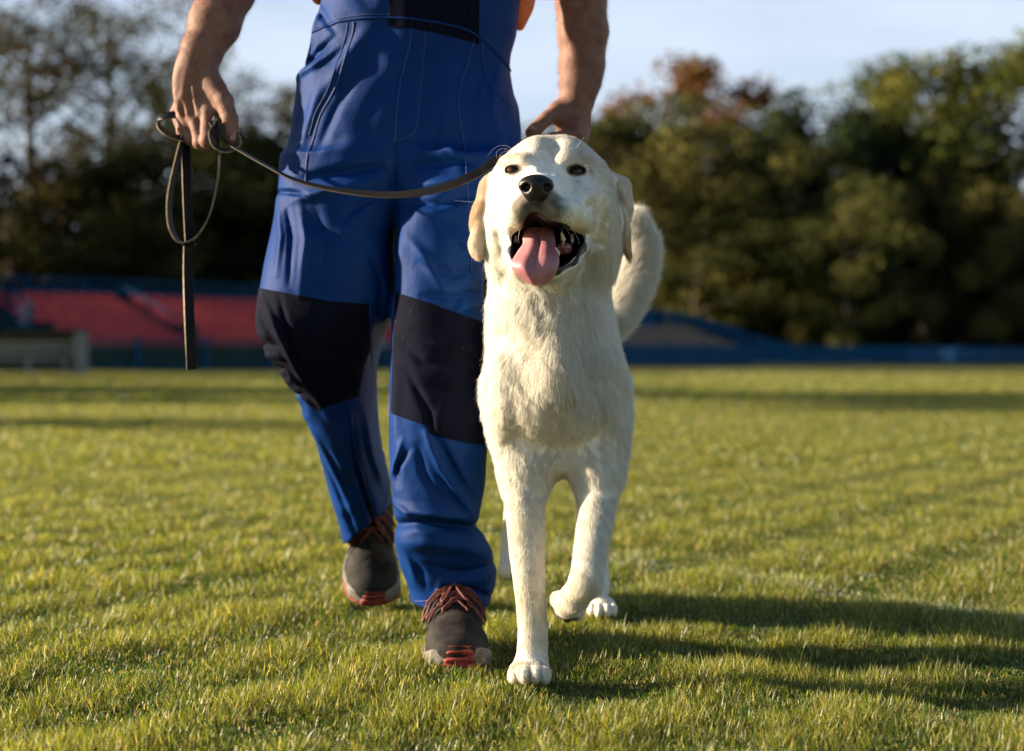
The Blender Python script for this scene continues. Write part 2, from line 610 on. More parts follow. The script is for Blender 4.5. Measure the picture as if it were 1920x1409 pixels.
nt.links.new(at.outputs['Color'], pr.inputs['Base Color']); nt.links.new(at.outputs['Color'], hs.inputs[6])
nt.links.new(hs.outputs[2], tr.inputs['Color'])
nt.links.new(pr.outputs[0], mx.inputs[1]); nt.links.new(tr.outputs[0], mx.inputs[2]); nt.links.new(mx.outputs[0], go_.inputs['Surface'])
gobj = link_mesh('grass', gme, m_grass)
tag(gobj, 'short sunlit turf of green and straw blades under the man and the dog', 'grass', kind='stuff')
del V, T, C, Vs, Ts, Cs, parts_g

# ------------------------------------------------------------------ stadium behind the pitch
m_blue = mat('blue_paint', (0.012, 0.085, 0.23), 0.95, 0.02)
vary(m_blue, (0.008, 0.058, 0.13), (0.014, 0.09, 0.19), 3)
m_conc = mat('concrete', (0.13, 0.12, 0.11), 0.9); vary(m_conc, (0.03, 0.029, 0.028), (0.07, 0.065, 0.06), 2)
m_dark = mat('dark_board', (0.03, 0.035, 0.03), 0.8)
m_mesh = mat('green_mesh', (0.012, 0.04, 0.04), 0.8); vary(m_mesh, (0.010, 0.035, 0.035), (0.016, 0.055, 0.05), 1.2)
m_seat = mat('seat_red', (0.42, 0.04, 0.045), 0.7, .15); vary(m_seat, (0.42, 0.03, 0.03), (0.62, 0.12, 0.12), 1.3)
m_seat_b = mat('seat_brown', (0.16, 0.10, 0.08), 0.6)
m_grey = mat('shelter_grey', (0.20, 0.19, 0.17), 0.6); vary(m_grey, (0.16, 0.15, 0.13), (0.24, 0.23, 0.2), 2)
m_bench = mat('bench_white', (0.62, 0.62, 0.62), 0.6)

A0 = np.array([-14.0, 46.0]); DIR = np.array([0.715, 0.699]); NRM = np.array([-0.699, 0.715])
def fp(s, n=0.0, z=0.0):
    q = A0 + DIR*s + NRM*n
    return Vector((q[0], q[1], z))
UP = Vector((0, 0, 1))
def frame_M():
    return Matrix(((DIR[0], NRM[0], 0), (DIR[1], NRM[1], 0), (0, 0, 1)))
FM = frame_M()

# fence along the touchline: one thing per bay so that posts, rails and infill read
def fence(name, s0, s1, h, infill, label, cat='fence', step=2.6, mi=None):
    root = empty(name, fp((s0+s1)/2), label, cat)
    n = max(1, int(round((s1-s0)/step)))
    for i in range(n+1):
        s = s0 + (s1-s0)*i/n
        b = MB(); b.box(fp(s, 0, h/2), (0.07, 0.05, h/2), FM); b.box(fp(s, 0, h+0.01), (0.06, 0.06, 0.012), FM)
        b.build('post', m_blue, root)
    b = MB()
    b.bar(fp(s0+.06, 0.0, h-0.06), fp(s1-.06, 0.0, h-0.06), 0.05)
    b.build('top_rail', m_blue, root)
    b = MB()
    b.bar(fp(s0+.06, 0.0, 0.12), fp(s1-.06, 0.0, 0.12), 0.05)
    b.build('bottom_rail', m_blue, root)
    b = MB()
    if infill == 'mesh':
        nb = int((s1-s0)/0.16)
        for i in range(nb):
            s = s0 + 0.08 + (s1-s0-.16)*i/nb
            b.box(fp(s, 0.0, h/2+0.03), (0.008, 0.008, h/2-0.12), FM)
        for k in range(5):
            z = 0.22 + (h-0.4)*k/4
            b.box(fp((s0+s1)/2, 0.022, z), ((s1-s0)/2-.06, 0.008, 0.022), FM)
        b.build('wire_infill', mi or m_mesh, root)
        c = MB(); c.box(fp((s0+s1)/2, 0.10, h*0.40), ((s1-s0)/2-.06, 0.012, h*0.36), FM); c.build('netting', m_mesh, root)
    else:
        nb = int((s1-s0)/0.30)
        for i in range(nb):
            s = s0 + 0.16 + (s1-s0-.2)*i/nb
            b.box(fp(s, 0.0, h/2+0.0), (0.12, 0.012, h/2-0.10), FM)
        b.build('board_infill', mi or m_blue, root)
    return root
fence('fence', 0.9, 20.6, 1.02, 'mesh', 'low blue post fence with dark green netting in front of the red seats')
fence('fence', 20.9, 47.0, 0.95, 'board', 'blue boarded fence in front of the grey empty terrace right of the dog', mi=m_blue)
m_bluep = mat('blue_faded', (0.02, 0.06, 0.14), 0.9, .05); vary(m_bluep, (0.012, 0.09, 0.24), (0.05, 0.09, 0.17), 0.5)
fence('fence', 47.3, 78.0, 0.95, 'board', 'far faded blue boarded fence at the right under the dark trees', mi=m_bluep)

m_bpan = mat('dark_blue_panel', (0.008, 0.028, 0.07), 0.9, .03); vary(m_bpan, (0.006, 0.022, 0.05), (0.012, 0.05, 0.10), 0.8)
# tiered stand blocks with red seats
def seat_mesh():
    b = MB()
    b.box((0, 0, 0.03), (0.20, 0.19, 0.025)); b.box((0, -0.17, 0.045), (0.19, 0.03, 0.03))
    M = Matrix.Rotation(math.radians(-12), 3, 'X')
    b.box((0, 0.22, 0.24), (0.20, 0.022, 0.19), M)
    b.box((0, 0.235, 0.43), (0.16, 0.026, 0.03), M)
    b.box((0, 0.05, -0.06), (0.05, 0.10, 0.07))
    me = bpy.data.meshes.new('seat'); me.from_pydata(b.V, [], b.F); me.update()
    return me
seat_me = seat_mesh(); seat_me.materials.append(m_seat)
ROWS, RISE, DEPTH = 8, 0.20, 0.62
def stand_block(s0, n, label, shift=0.0, rows=ROWS, seats=True, z0=0.62, mat_step=None, rise=RISE):
    root = empty('seating_stand', fp(s0 + n*0.26, 3.5), label, 'stand', 'tiered stands along the touchline')
    L = n*0.52
    b = MB()
    for r in range(rows):
        z = z0 + r*rise
        b.box(fp(s0 + L/2, 2.2 + r*DEPTH, z/2), (L/2 + 0.1, DEPTH/2 - 0.002, z/2), FM)
    b.build('tiers', mat_step or m_conc, root)
    for e in (s0 - .16, s0 + L + .16):
        b = MB(); b.box(fp(e, 2.2 + rows*DEPTH/2, (z0+rise*rows/2)/2), (.02, rows*DEPTH/2, (z0+rise*rows/2)/2 + .1), FM); b.build('tier_end_cover', m_bpan, root)  # dark panels added to cover the sunlit ends of the tiers
    if seats:
        for r in range(rows):
            for i in range(n):
                o = bpy.data.objects.new('seat', seat_me); COL.objects.link(o)
                o.parent = root
                q = fp(s0 + 0.26 + i*0.52, 2.2 + r*DEPTH, z0 + r*rise + 0.14)
                o.location = q - root.location
                o.rotation_euler = (0, 0, math.atan2(DIR[1], DIR[0]) + random.uniform(-.02, .02))
    return root
stand_block(1.9, 9, 'left tiered stand block with rows of red plastic seats')
stand_block(7.1, 12, 'red seat stand block seen between the leash and the blue trousers')
stand_block(14.0, 10, 'red seat stand block mostly hidden behind the man, glimpsed between his legs')
def terrace():
    root = empty('terrace', fp(29, 3.0), 'grey brown empty terrace with curved blue rail right of the dog', 'terrace')
    b = MB()
    for r in range(5):
        z = 0.80 + r*0.26
        b.box(fp(28, 2.0 + r*0.6, z/2), (9.0 - r*0.5, 0.299, z/2), FM)
    b.build('tiers', m_seat_b, root)
    b = MB(); b.box(fp(27.6, 5.3, 1.55), (7.2, 0.05, 0.90), FM); b.box(fp(27.6, 5.24, 2.5), (7.3, 0.06, 0.06), FM)
    b.build('back_panel', m_blue, root)
    pts = [fp(34.4, 5.1, 2.5), fp(36.0, 4.8, 2.36), fp(37.8, 4.2, 1.9), fp(39.6, 3.2, 1.3), fp(41.2, 2.2, 0.85)]
    for k in range(4):
        b = MB(); b.tube(spline([tuple(p - UP*0.16*k) for p in pts], 18), 0.075, 6); b.build('curved_rail', m_blue, root, smooth=True)
    for k in range(5):
        q = spline([tuple(p) for p in pts], 6)[k+1]
        b = MB(); b.bar((q[0], q[1], 0), (q[0], q[1], q[2]), 0.06); b.build('rail_post', m_blue, root)
terrace()
# back rail of the stand: posts and panels
root = empty('back_railing', fp(10, 7.5), 'dark blue railing along the top of the red seats', 'railing')
for i in range(13):
    s = -3.0 + i*2.2
    b = MB(); b.bar(fp(s, 7.6, 0), fp(s, 7.6, 3.22), 0.10); b.build('post', m_blue, root)
for z in (2.35, 2.75, 3.15):
    b = MB(); b.bar(fp(-3.2, 7.5, z), fp(23.5, 7.5, z), 0.07); b.build('rail', m_blue, root)
b = MB(); b.box(fp(10, 7.72, 1.5), (13.2, 0.03, 1.45), FM); b.build('panel', m_bpan, root)
m_rail = mat('shaded_blue_rail', (0.006, 0.035, 0.08), 0.95, .02)  # blue darkened in the base colour to stand in for shade
# aisle stairs rails
for s, lab in ((6.8, 'blue handrail on the dark stair between the two red seat blocks'), (0.9, 'broad blue stair frame at the far left beside the red seats')):
    root = empty('stair_rail', fp(s, 4), lab, 'handrail')
    for k in (0.0, 0.45) if s > 5 else (0.0, 0.35, 0.7, 1.05):
        b = MB(); b.bar(fp(s, 1.9, 0.95 + k), fp(s, 6.6, 2.45 + k), 0.06 if s > 5 else 0.10); b.build('rail', m_rail, root)
    for i in range(4):
        n_ = 2.1 + i*1.45
        b = MB(); b.bar(fp(s, n_, 0.3), fp(s, n_, 1.0 + (n_-1.9)*0.32 + (0.4 if s > 5 else 1.0)), 0.06 if s > 5 else 0.12); b.build('post', m_rail, root)

# team shelter on the left
def shelter():
    root = empty('team_shelter', (-16.0, 39.4, 0), 'grey team shelter with pale slatted benches at the left edge of the pitch', 'shelter')
    z1 = 1.10
    x0, x1, y = -17.6, -10.98, 39.5
    b = MB(); b.box(((x0+x1)/2, y+0.5, z1), ((x1-x0)/2, 0.72, 0.035)); b.build('roof', m_dark, root)
    b = MB(); b.box(((x0+x1)/2, y+1.1, z1/2), ((x1-x0)/2-0.05, 0.03, z1/2-0.04)); b.build('back_wall', m_grey, root)
    for x in (x0+.05, x1-.05):
        b = MB(); b.box((x, y+0.5, z1/2-.02), (0.04, 0.55, z1/2-0.02)); b.build('side_wall', m_grey, root)
    for z in (0.62, 0.80):
        b = MB(); b.box(((x0+x1)/2, y+0.86, z), ((x1-x0)/2-0.2, 0.02, 0.05)); b.build('backrest_slat', m_bench, root)
    b = MB(); b.box(((x0+x1)/2, y+0.62, 0.40), ((x1-x0)/2-0.2, 0.19, 0.02)); b.build('bench_seat', m_bench, root)
    for i in range(7):
        x = x0 + 0.6 + i*0.92
        b = MB(); b.bar((x, y+0.6, 0), (x, y+0.6, 0.38), 0.06); b.build('bench_leg', m_bench, root)
shelter()

# ------------------------------------------------------------------ trees
m_bark = mat('bark', (0.05, 0.04, 0.03), 0.95, 0.2); vary(m_bark, (0.03, 0.024, 0.018), (0.09, 0.075, 0.055), 4)
def leaf_mat(name):
    m = bpy.data.materials.new(name); m.use_nodes = True
    nt = m.node_tree; nt.nodes.clear()
    o = nt.nodes.new('ShaderNodeOutputMaterial')
    at = nt.nodes.new('ShaderNodeVertexColor'); at.layer_name = 'tint'
    d = nt.nodes.new('ShaderNodeBsdfDiffuse'); t = nt.nodes.new('ShaderNodeBsdfTranslucent')
    mx = nt.nodes.new('ShaderNodeMixShader'); mx.inputs[0].default_value = 0.28
    nt.links.new(at.outputs[0], d.inputs[0]); nt.links.new(at.outputs[0], t.inputs[0])
    nt.links.new(d.outputs[0], mx.inputs[1]); nt.links.new(t.outputs[0], mx.inputs[2]); nt.links.new(mx.outputs[0], o.inputs[0])
    return m
m_leaf = leaf_mat('leaves')

def make_tree(H, W, cols, seed, style='round', n=6000, leaf=0.22, z0=0.2, fill=0.6):
    """returns (trunk mesh, crown mesh) at the origin"""
    r = np.random.default_rng(seed)
    b = MB()
    tip = np.array([r.normal(0, .3), r.normal(0, .3), H*0.93])
    tr_pts = spline([(0,0,-0.2), (r.normal(0,.12), r.normal(0,.12), H*.3), (tip[0]*.6+r.normal(0,.2), tip[1]*.6, H*.62), tuple(tip)], 14)
    rad = np.linspace(0.022*H, 0.004*H, 14)
    b.tube(tr_pts, rad, 7)
    centres = []; rads = []
    nb = 15 if style != 'airy' else 26
    for i in range(nb):
        f = z0 + (1-z0) * ((i + r.random()) / nb)
        k = min(13, int(f*13))
        p0 = tr_pts[k]
        az = i*2.4 + r.normal(0, .4)
        if style == 'cone': L = W * (1.05 - f) * r.uniform(.75, 1.1)
        elif style == 'airy': L = W * math.sqrt(max(0.05, 1 - (1.6*(f-0.62))**2)) * r.uniform(.5, 1.15)
        else: L = W * math.sqrt(max(0.08, 1 - (1.75*(f-0.55))**2)) * r.uniform(.65, 1.1)
        rise = L * (0.55 if style == 'airy' else 0.25 if style == 'round' else -0.1)
        p2 = p0 + np.array([math.cos(az)*L, math.sin(az)*L, rise])
        p1 = (p0+p2)/2 + np.array([0, 0, L*0.08]) + r.normal(0, L*.05, 3)
        pts = spline([tuple(p0), tuple(p1), tuple(p2)], 7)
        b.tube(pts, np.linspace(rad[k]*0.5, 0.02, 7), 5)
        for q, s in ((pts[3], .8), (pts[5], 1.0), (pts[6], .9)):
            for _ in range(2):
                centres.append(q + r.normal(0, W*.10, 3)); rads.append(W * s * (r.uniform(.12, .22) if style == 'airy' else r.uniform(.2, .34)))
    for q in range(4):
        centres.append(tip + r.normal(0, W*.12, 3)); rads.append(W*.2)
    centres = np.array(centres); rads = np.array(rads)
    wgt = rads**2; wgt /= wgt.sum()
    ci = r.choice(len(centres), n, p=wgt)
    d = r.normal(size=(n, 3)); d /= np.linalg.norm(d, axis=1, keepdims=True)
    pos = centres[ci] + d * (rads[ci] * r.random(n)**(1-fill) * 1.0)[:, None] * np.array([1, 1, .8])
    nrm = d + r.normal(0, .7, (n, 3)); nrm /= np.linalg.norm(nrm, axis=1, keepdims=True)
    u = np.cross(nrm, r.normal(size=(n, 3))); u /= np.linalg.norm(u, axis=1, keepdims=True)
    v = np.cross(nrm, u)
    s = leaf * r.uniform(.6, 1.3, n)[:, None]
    V = np.stack([pos - u*s*.5, pos + v*s*.32, pos + u*s*.5, pos - v*s*.32], 1).reshape(-1, 3)
    Q = np.arange(4*n).reshape(-1, 4)
    tone = r.random(len(centres))
    cols = np.array(cols)
    t = np.clip(tone[ci] * (len(cols)-1) + r.normal(0, .25, n), 0, len(cols)-1.001)
    i0 = t.astype(int); f = (t - i0)[:, None]
    C = cols[i0]*(1-f) + cols[i0+1]*f
    C = C * r.uniform(.75, 1.25, n)[:, None]
    tm = bpy.data.meshes.new('trunk'); tm.from_pydata(b.V, [], b.F); tm.materials.append(m_bark)
    for p in tm.polygons: p.use_smooth = True
    C = C*1.35
    cm = np_mesh('crown', V, Q, smooth=False); cm['top'] = float(np.percentile(V[:, 2], 98.5)); vcol(cm, np.repeat(C, 4, 0)); cm.materials.append(m_leaf)
    return tm, cm
OLIVE = [(.028,.034,.012), (.054,.058,.018), (.098,.092,.028)]
DARKG = [(.010,.014,.007), (.018,.021,.010), (.035,.034,.014)]
YEL = [(.045,.046,.015), (.088,.084,.026), (.15,.13,.038)]
ORA = [(.09,.06,.025), (.19,.085,.03), (.25,.115,.045)]
BRN = [(.05,.042,.022), (.08,.062,.03), (.10,.075,.035)]
PINE = [(.014,.026,.012), (.024,.036,.016), (.04,.05,.02)]
LIM = [(.038,.048,.012), (.072,.082,.018), (.125,.12,.028)]
protos = {
 'airy': make_tree(16, 5.5, BRN, 1, 'airy', 9000, .20, .22, .55),
 'airy_b': make_tree(15, 5.0, OLIVE, 2, 'airy', 8000, .20, .25, .55),
 'round': make_tree(11, 4.2, OLIVE, 3, 'round', 9000, .26, .10),
 'yellow': make_tree(11, 4.0, YEL, 4, 'round', 9000, .26, .08),
 'orange': make_tree(13, 3.2, ORA, 5, 'round', 6500, .26, .45),
 'dark': make_tree(10, 4.2, DARKG, 6, 'round', 9000, .28, .02),
 'pine': make_tree(11, 3.0, PINE, 7, 'cone', 8000, .26, .06),
 'lime': make_tree(14, 4.6, LIM, 8, 'round', 9500, .26, .30),
}
used = set()
TREE_N = [0]
def tree(kind, px, top, Y, label, base_h, wide=1.0, group='trees behind the pitch'):
    Y += 22.0 if px > 1600 else 14.0 if px > 1100 else 5.0
    H = CAMZ + (HZ-top)/F*Y
    s = H / protos[kind][1]['top']
    q = P(px, HZ, Y)
    root = empty('tree', (q[0], q[1], 0), label, 'tree', group)
    TREE_N[0] += 1
    rz = (TREE_N[0]*2.399) % 6.28
    for nm, me in zip(('trunk', 'crown'), protos[kind]):
        o = bpy.data.objects.new(nm, me); COL.objects.link(o); o.parent = root
    root.rotation_euler = (0, 0, rz); root.scale = (s*wide, s*wide, s)
# left group: tall thin-leaved trees
tree('airy', 70, -20, 63, 'tall thin-leaved brown tree at the far left with sky showing through its boughs', 15.2, 1.15)
tree('airy_b', 215, 5, 66, 'tall airy olive tree between the far left tree and the raised arm', 14.2, 1.15)
tree('airy', -70, -60, 60, 'tall brownish tree cut off by the left edge of the picture', 15.2, 1.1)
tree('airy_b', 300, 70, 70, 'airy olive tree whose crown ends beside the forearm', 14.2, 1.0)
tree('airy', 455, 135, 74, 'sparse grey green tree seen between the right hand and the blue trousers', 15.2, 1.0)
tree('airy_b', 520, 180, 76, 'lower sparse tree against the sky close to the trouser pocket', 14.2, .9)
tree('dark', 20, 300, 58, 'dark bushy tree low at the far left above the stand', 9.3, 1.5)
tree('round', 150, 330, 59, 'dark olive bushy tree above the left red seats', 10.2, 1.4)
tree('dark', 290, 300, 60, 'dark bushy tree behind the hanging leash loop', 9.3, 1.4)
tree('round', 410, 250, 64, 'dark olive tree behind the held leash', 10.2, 1.3)
tree('dark', 520, 270, 66, 'dark bushy tree beside the trouser thigh', 9.3, 1.4)
tree('dark', 660, 240, 68, 'dark bushy tree hidden behind the man', 9.3, 1.5)
tree('round', 860, 240, 70, 'dark olive tree hidden behind the man and the dog', 10.2, 1.4)
# right group
tree('orange', 1300, 128, 92, 'orange crowned autumn tree rising above the yellow green trees right of the dog', 12.2, 1.3)
tree('orange', 1165, 215, 96, 'small pinkish orange tree just right of the forearm', 12.2, .75)
tree('round', 1235, 195, 84, 'olive tree below and left of the orange crown', 10.2, 1.2)
tree('airy_b', 1375, 215, 88, 'airy olive tree right of the orange crown', 14.2, .8)
tree('yellow', 1260, 262, 78, 'yellow green bushy tree right of the dog head', 10.2, 1.1)
tree('yellow', 1340, 250, 80, 'yellow olive bushy tree in the middle of the right group', 10.2, 1.1)
tree('dark', 1150, 245, 82, 'dark tree directly behind the dog ear', 9.3, 1.0)
tree('pine', 1490, 205, 82, 'dark broad topped pine in the dip of the skyline', 10.6, 1.35)
tree('pine', 1580, 222, 80, 'pointed dark conifer in the dip of the skyline', 10.6, 1.2)
tree('yellow', 1500, 275, 76, 'small yellow olive tree in front of the dark pines', 10.2, .85)
tree('pine', 1430, 262, 78, 'dark green tree left of the pines', 9.3, 1.1)
tree('lime', 1735, 118, 80, 'tall yellow green tree, left one of the pair at the right', 13.2, 1.1)
tree('lime', 1815, 110, 78, 'tallest yellow green tree of the right pair', 13.2, 1.25)
tree('lime', 1905, 108, 76, 'yellow green tree cut by the right edge of the picture', 13.2, 1.2)
tree('pine', 1650, 235, 74, 'dark conifer under the left tall yellow green tree', 9.3, 1.35)
tree('pine', 1790, 255, 72, 'dark conifer under the tallest yellow green tree', 9.3, 1.4)
tree('dark', 1930, 290, 70, 'dark tree at the right edge of the picture', 9.3, 1.4)
tree('round', 1590, 350, 72, 'dull olive tree in the shade of the conifer', 10.2, 1.1)
tree('yellow', 1880, 360, 68, 'low yellowish bushy tree near the right edge', 10.2, .9)
tree('yellow', 1760, 330, 69, 'patchy yellowish tree below the tall right pair', 10.2, .7)
tree('round', 1300, 420, 74, 'low olive bush behind the tail', 10.2, 1.4)
# dense wood mass behind everything: uncountable undergrowth
def wood(name, label, segs, seed, n, cols):
    r = np.random.default_rng(seed)
    pos = []
    for (x0, x1, ya, yb, h) in segs:
        k = int(n * (x1-x0) / sum(s[1]-s[0] for s in segs))
        x = r.uniform(x0, x1, k); y = ya + (yb-ya)*(x-x0)/(x1-x0) + r.uniform(0, 4, k)
        top = h * (0.82 + 0.18*np.sin(x*0.9+1)*np.sin(x*.37) + 0.06*np.sin(x*2.7))
        z = top * r.random(k)**0.8
        pos.append(np.stack([x, y, z], 1))
    pos = np.concatenate(pos); n = len(pos)
    nrm = r.normal(size=(n, 3)); nrm[:, 1] -= .8; nrm /= np.linalg.norm(nrm, axis=1, keepdims=True)
    u = np.cross(nrm, r.normal(size=(n, 3))); u /= np.linalg.norm(u, axis=1, keepdims=True); v = np.cross(nrm, u)
    s = r.uniform(.35, .8, n)[:, None]
    V = np.stack([pos-u*s*.5, pos+v*s*.4, pos+u*s*.5, pos-v*s*.4], 1).reshape(-1, 3)
    cols = np.array(cols)
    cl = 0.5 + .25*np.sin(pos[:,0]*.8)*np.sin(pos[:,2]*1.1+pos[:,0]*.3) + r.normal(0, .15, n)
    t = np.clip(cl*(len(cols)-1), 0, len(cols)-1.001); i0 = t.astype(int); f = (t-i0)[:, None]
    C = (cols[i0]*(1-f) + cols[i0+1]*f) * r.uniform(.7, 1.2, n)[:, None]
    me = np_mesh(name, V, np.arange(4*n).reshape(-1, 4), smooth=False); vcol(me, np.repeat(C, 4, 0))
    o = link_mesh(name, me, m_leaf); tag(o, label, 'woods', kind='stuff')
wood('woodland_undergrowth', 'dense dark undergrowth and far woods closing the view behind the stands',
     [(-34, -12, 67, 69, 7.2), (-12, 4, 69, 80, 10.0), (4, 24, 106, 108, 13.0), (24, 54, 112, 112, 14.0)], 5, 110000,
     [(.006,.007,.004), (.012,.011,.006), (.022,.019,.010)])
# trees off to the left whose long shadows stripe the pitch
for (x, y, top_h, kd, lab) in ((-14.5, 20.0, 8.5, 'round', 'olive tree left of the pitch shading a strip of grass across the field'), (-26, 25.5, 8.5, 'dark', 'dark tree left of the pitch further back'),
                               (-24, 33, 8.0, 'dark', 'dark tree left of the pitch near the shelter'), (-23, 50.0, 12.5, 'dark', 'tall dark tree shading the left end of the stand'),
                               (-23, 40.5, 7.5, 'round', 'olive tree beside the team shelter'), (-13, 12.6, 3.2, 'round', 'low round tree left of the pitch')):
    root = empty('tree', (x, y, 0), lab, 'tree', 'trees beside the pitch')
    for nm, me in zip(('trunk', 'crown'), protos[kd]):
        o = bpy.data.objects.new(nm, me); COL.objects.link(o); o.parent = root
    s = top_h/10.0; root.scale = (s, s, s); root.rotation_euler = (0, 0, x)

# ------------------------------------------------------------------ the man
def rows(tab, grow=0.0):
    """(py, left px, right px, Y, ry) -> loft rows"""
    out = []
    for py, l, r, Y, ry in tab:
        a = P(l, py, Y); b = P(r, py, Y)
        out.append((a[2], (a[0]+b[0])/2, Y, (b[0]-a[0])/2 + grow, ry + grow))
    return sorted(out)
LEG_B = [(300,752,962,2.77,.115),(380,744,942,2.765,.12),(430,740,924,2.75,.12),(470,738,915,2.73,.115),(550,737,907,2.71,.105),(600,736,907,2.70,.10),(690,732,910,2.68,.10),
         (780,730,913,2.67,.098),(840,729,914,2.67,.095),(900,733,911,2.67,.09),(950,736,903,2.67,.088),(975,738,896,2.67,.088),
         (1000,739,907,2.68,.090),(1040,744,925,2.70,.092),(1065,750,933,2.715,.090),(1100,764,931,2.73,.088),(1125,770,924,2.735,.087),(1175,775,906,2.735,.087)]
LEG_A = [(300,540,746,2.79,.115),(380,519,748,2.79,.122),(430,510,748,2.785,.123),(500,497,748,2.77,.12),(550,488,746,2.765,.115),(600,483,735,2.765,.115),(640,490,716,2.78,.115),
         (690,524,708,2.83,.12),(750,564,709,2.90,.12),(800,583,711,2.96,.12),(850,598,716,3.02,.12),(900,612,725,3.08,.12),
         (940,625,732,3.12,.12),(970,634,733,3.15,.12),(1012,645,732,3.19,.12),(1035,650,730,3.20,.12)]
TORSO = [(-390,640,920,2.84,.12),(-300,612,950,2.83,.125),(-180,604,972,2.82,.13),(-60,606,976,2.81,.135),(0,606,975,2.80,.135),(40,600,970,2.80,.135),(65,592,967,2.80,.133),
         (100,582,958,2.80,.13),(128,574,956,2.80,.13),(150,557,960,2.80,.13),(200,552,971,2.80,.132),(250,545,978,2.80,.132),(300,531,977,2.80,.13),
         (340,532,960,2.80,.122),(365,540,940,2.80,.112),(400,556,915,2.79,.09),(430,575,890,2.79,.07)]
def W(pts, Y):
    return [tuple(P(a, b, Y)) for a, b in pts]
FOLDS = [  # (points, distance, amplitude, width)
    ([(748,290),(746,400),(745,575)], 2.8, -.013, .012),
    ([(735,325),(660,338),(575,352)], 2.8, -.012, .012), ([(730,352),(650,368),(560,388)], 2.8, .010, .012),
    ([(738,372),(690,395),(650,430)], 2.8, -.008, .010), ([(560,410),(620,440),(690,470)], 2.8, -.005, .012),
    ([(765,335),(820,325),(895,322)], 2.8, -.010, .013), ([(770,365),(850,360),(930,350)], 2.8, .009, .014), ([(765,395),(830,400),(900,380)], 2.8, -.008, .011),
    ([(700,85),(650,150),(615,200)], 2.8, .008, .016), ([(625,150),(590,240),(570,300)], 2.8, .007, .015), ([(690,150),(640,230),(610,300)], 2.8, -.006, .012),
    ([(845,120),(842,220),(838,320)], 2.8, .006, .014), ([(812,90),(800,200),(790,300)], 2.8, -.005, .012), ([(905,130),(890,220),(885,300)], 2.8, -.005, .010),
    ([(940,130),(925,220),(945,300)], 2.8, .006, .014), ([(840,290),(860,310),(905,315)], 2.8, .006, .010),
    ([(570,135),(600,120),(640,90)], 2.8, -.007, .008), ([(558,152),(600,140),(655,105)], 2.8, .007, .010),
    ([(600,20),(625,60),(650,90)], 2.8, -.006, .010), ([(640,0),(700,50)], 2.8, .004, .012),
    ([(525,365),(560,372),(590,380)], 2.8, -.010, .006), ([(527,380),(540,450),(535,520)], 2.78, .007, .009), ([(548,385),(562,450),(560,540)], 2.78, -.008, .008),
    ([(575,390),(590,460),(580,560)], 2.78, .009, .011), ([(605,395),(625,470),(610,560)], 2.78, -.006, .012), ([(650,430),(680,500),(690,560)], 2.78, .005, .014),
    ([(700,470),(722,540),(716,640)], 2.78, -.006, .008),
    ([(508,560),(535,610),(553,655),(580,715),(618,790)], 2.80, .010, .009),
    ([(545,560),(560,620),(574,690),(600,760)], 2.80, -.007, .008),
    ([(498,575),(515,610),(535,640)], 2.80, -.007, .010), ([(488,637),(515,645),(545,650)], 2.80, -.016, .011), ([(492,668),(525,668),(555,672)], 2.82, .010, .008),
    ([(515,690),(545,690),(565,700)], 2.84, -.011, .008), ([(545,715),(565,712),(585,725)], 2.86, .008, .008), ([(548,740),(580,735),(600,748)], 2.88, -.009, .007),
    ([(620,700),(655,722),(680,715)], 2.84, -.006, .009), ([(640,690),(665,680),(700,676)], 2.84, .007, .010), ([(600,650),(650,660),(700,640)], 2.82, -.004, .014),
    ([(598,800),(640,900),(665,985)], 3.0, .007, .010), ([(672,780),(676,880),(692,960),(700,1000)], 3.0, -.013, .008), ([(700,760),(706,850),(722,930)], 3.0, .008, .010),
    ([(620,850),(650,940),(668,1010)], 3.05, -.005, .010), ([(640,820),(660,900),(680,980)], 3.05, .004, .009),
    ([(905,505),(850,520),(790,500)], 2.7, -.006, .012), ([(905,545),(860,562),(800,560)], 2.7, -.007, .010), ([(905,570),(850,590)], 2.7, .006, .010),
    ([(765,450),(800,490),(845,560)], 2.7, .006, .013), ([(850,440),(880,470),(910,480)], 2.72, .006, .012),
    ([(760,640),(800,680),(860,690)], 2.68, -.006, .014), ([(770,690),(810,770),(825,840)], 2.68, -.006, .010), ([(860,640),(890,660),(910,700)], 2.68, .006, .014),
    ([(790,640),(850,655),(905,640)], 2.68, .005, .012), ([(800,720),(850,735),(905,725)], 2.68, -.005, .012),
    ([(805,808),(830,868),(866,925),(890,958)], 2.67, .011, .010), ([(822,808),(852,870),(884,925)], 2.67, -.009, .008), ([(790,830),(800,880),(835,935)], 2.67, -.006, .010),
    ([(736,890),(745,862),(760,820)], 2.67, .007, .007), ([(750,905),(752,870),(775,835)], 2.67, -.006, .007),
    ([(733,935),(760,950),(780,965)], 2.67, .007, .009),
    ([(740,985),(785,972),(850,978),(905,992)], 2.66, -.021, .014), ([(770,950),(825,958),(885,968)], 2.66, .011, .012),
    ([(745,1020),(800,1012),(870,1020),(925,1040)], 2.66, .012, .018),
    ([(800,1052),(860,1068),(928,1062)], 2.66, -.008, .009), ([(790,1078),(850,1092),(925,1085)], 2.66, .006, .012), ([(860,1095),(895,1110),(920,1128)], 2.66, -.007, .009),
    ([(758,1030),(772,1060),(780,1100)], 2.66, .006, .009), ([(785,1050),(796,1080),(800,1108)], 2.66, -.004, .008), ([(830,1085),(822,1110),(812,1140)], 2.66, .006, .009),
]
FW = [(W(p, Y), a*1.05, w*.74) for p, Y, a, w in FOLDS]
TB, TA, TT = rows(LEG_B), rows(LEG_A), rows(TORSO)
HEM_A0 = P(645, 1019, 3.2); HEM_A1 = P(735, 940, 3.2)
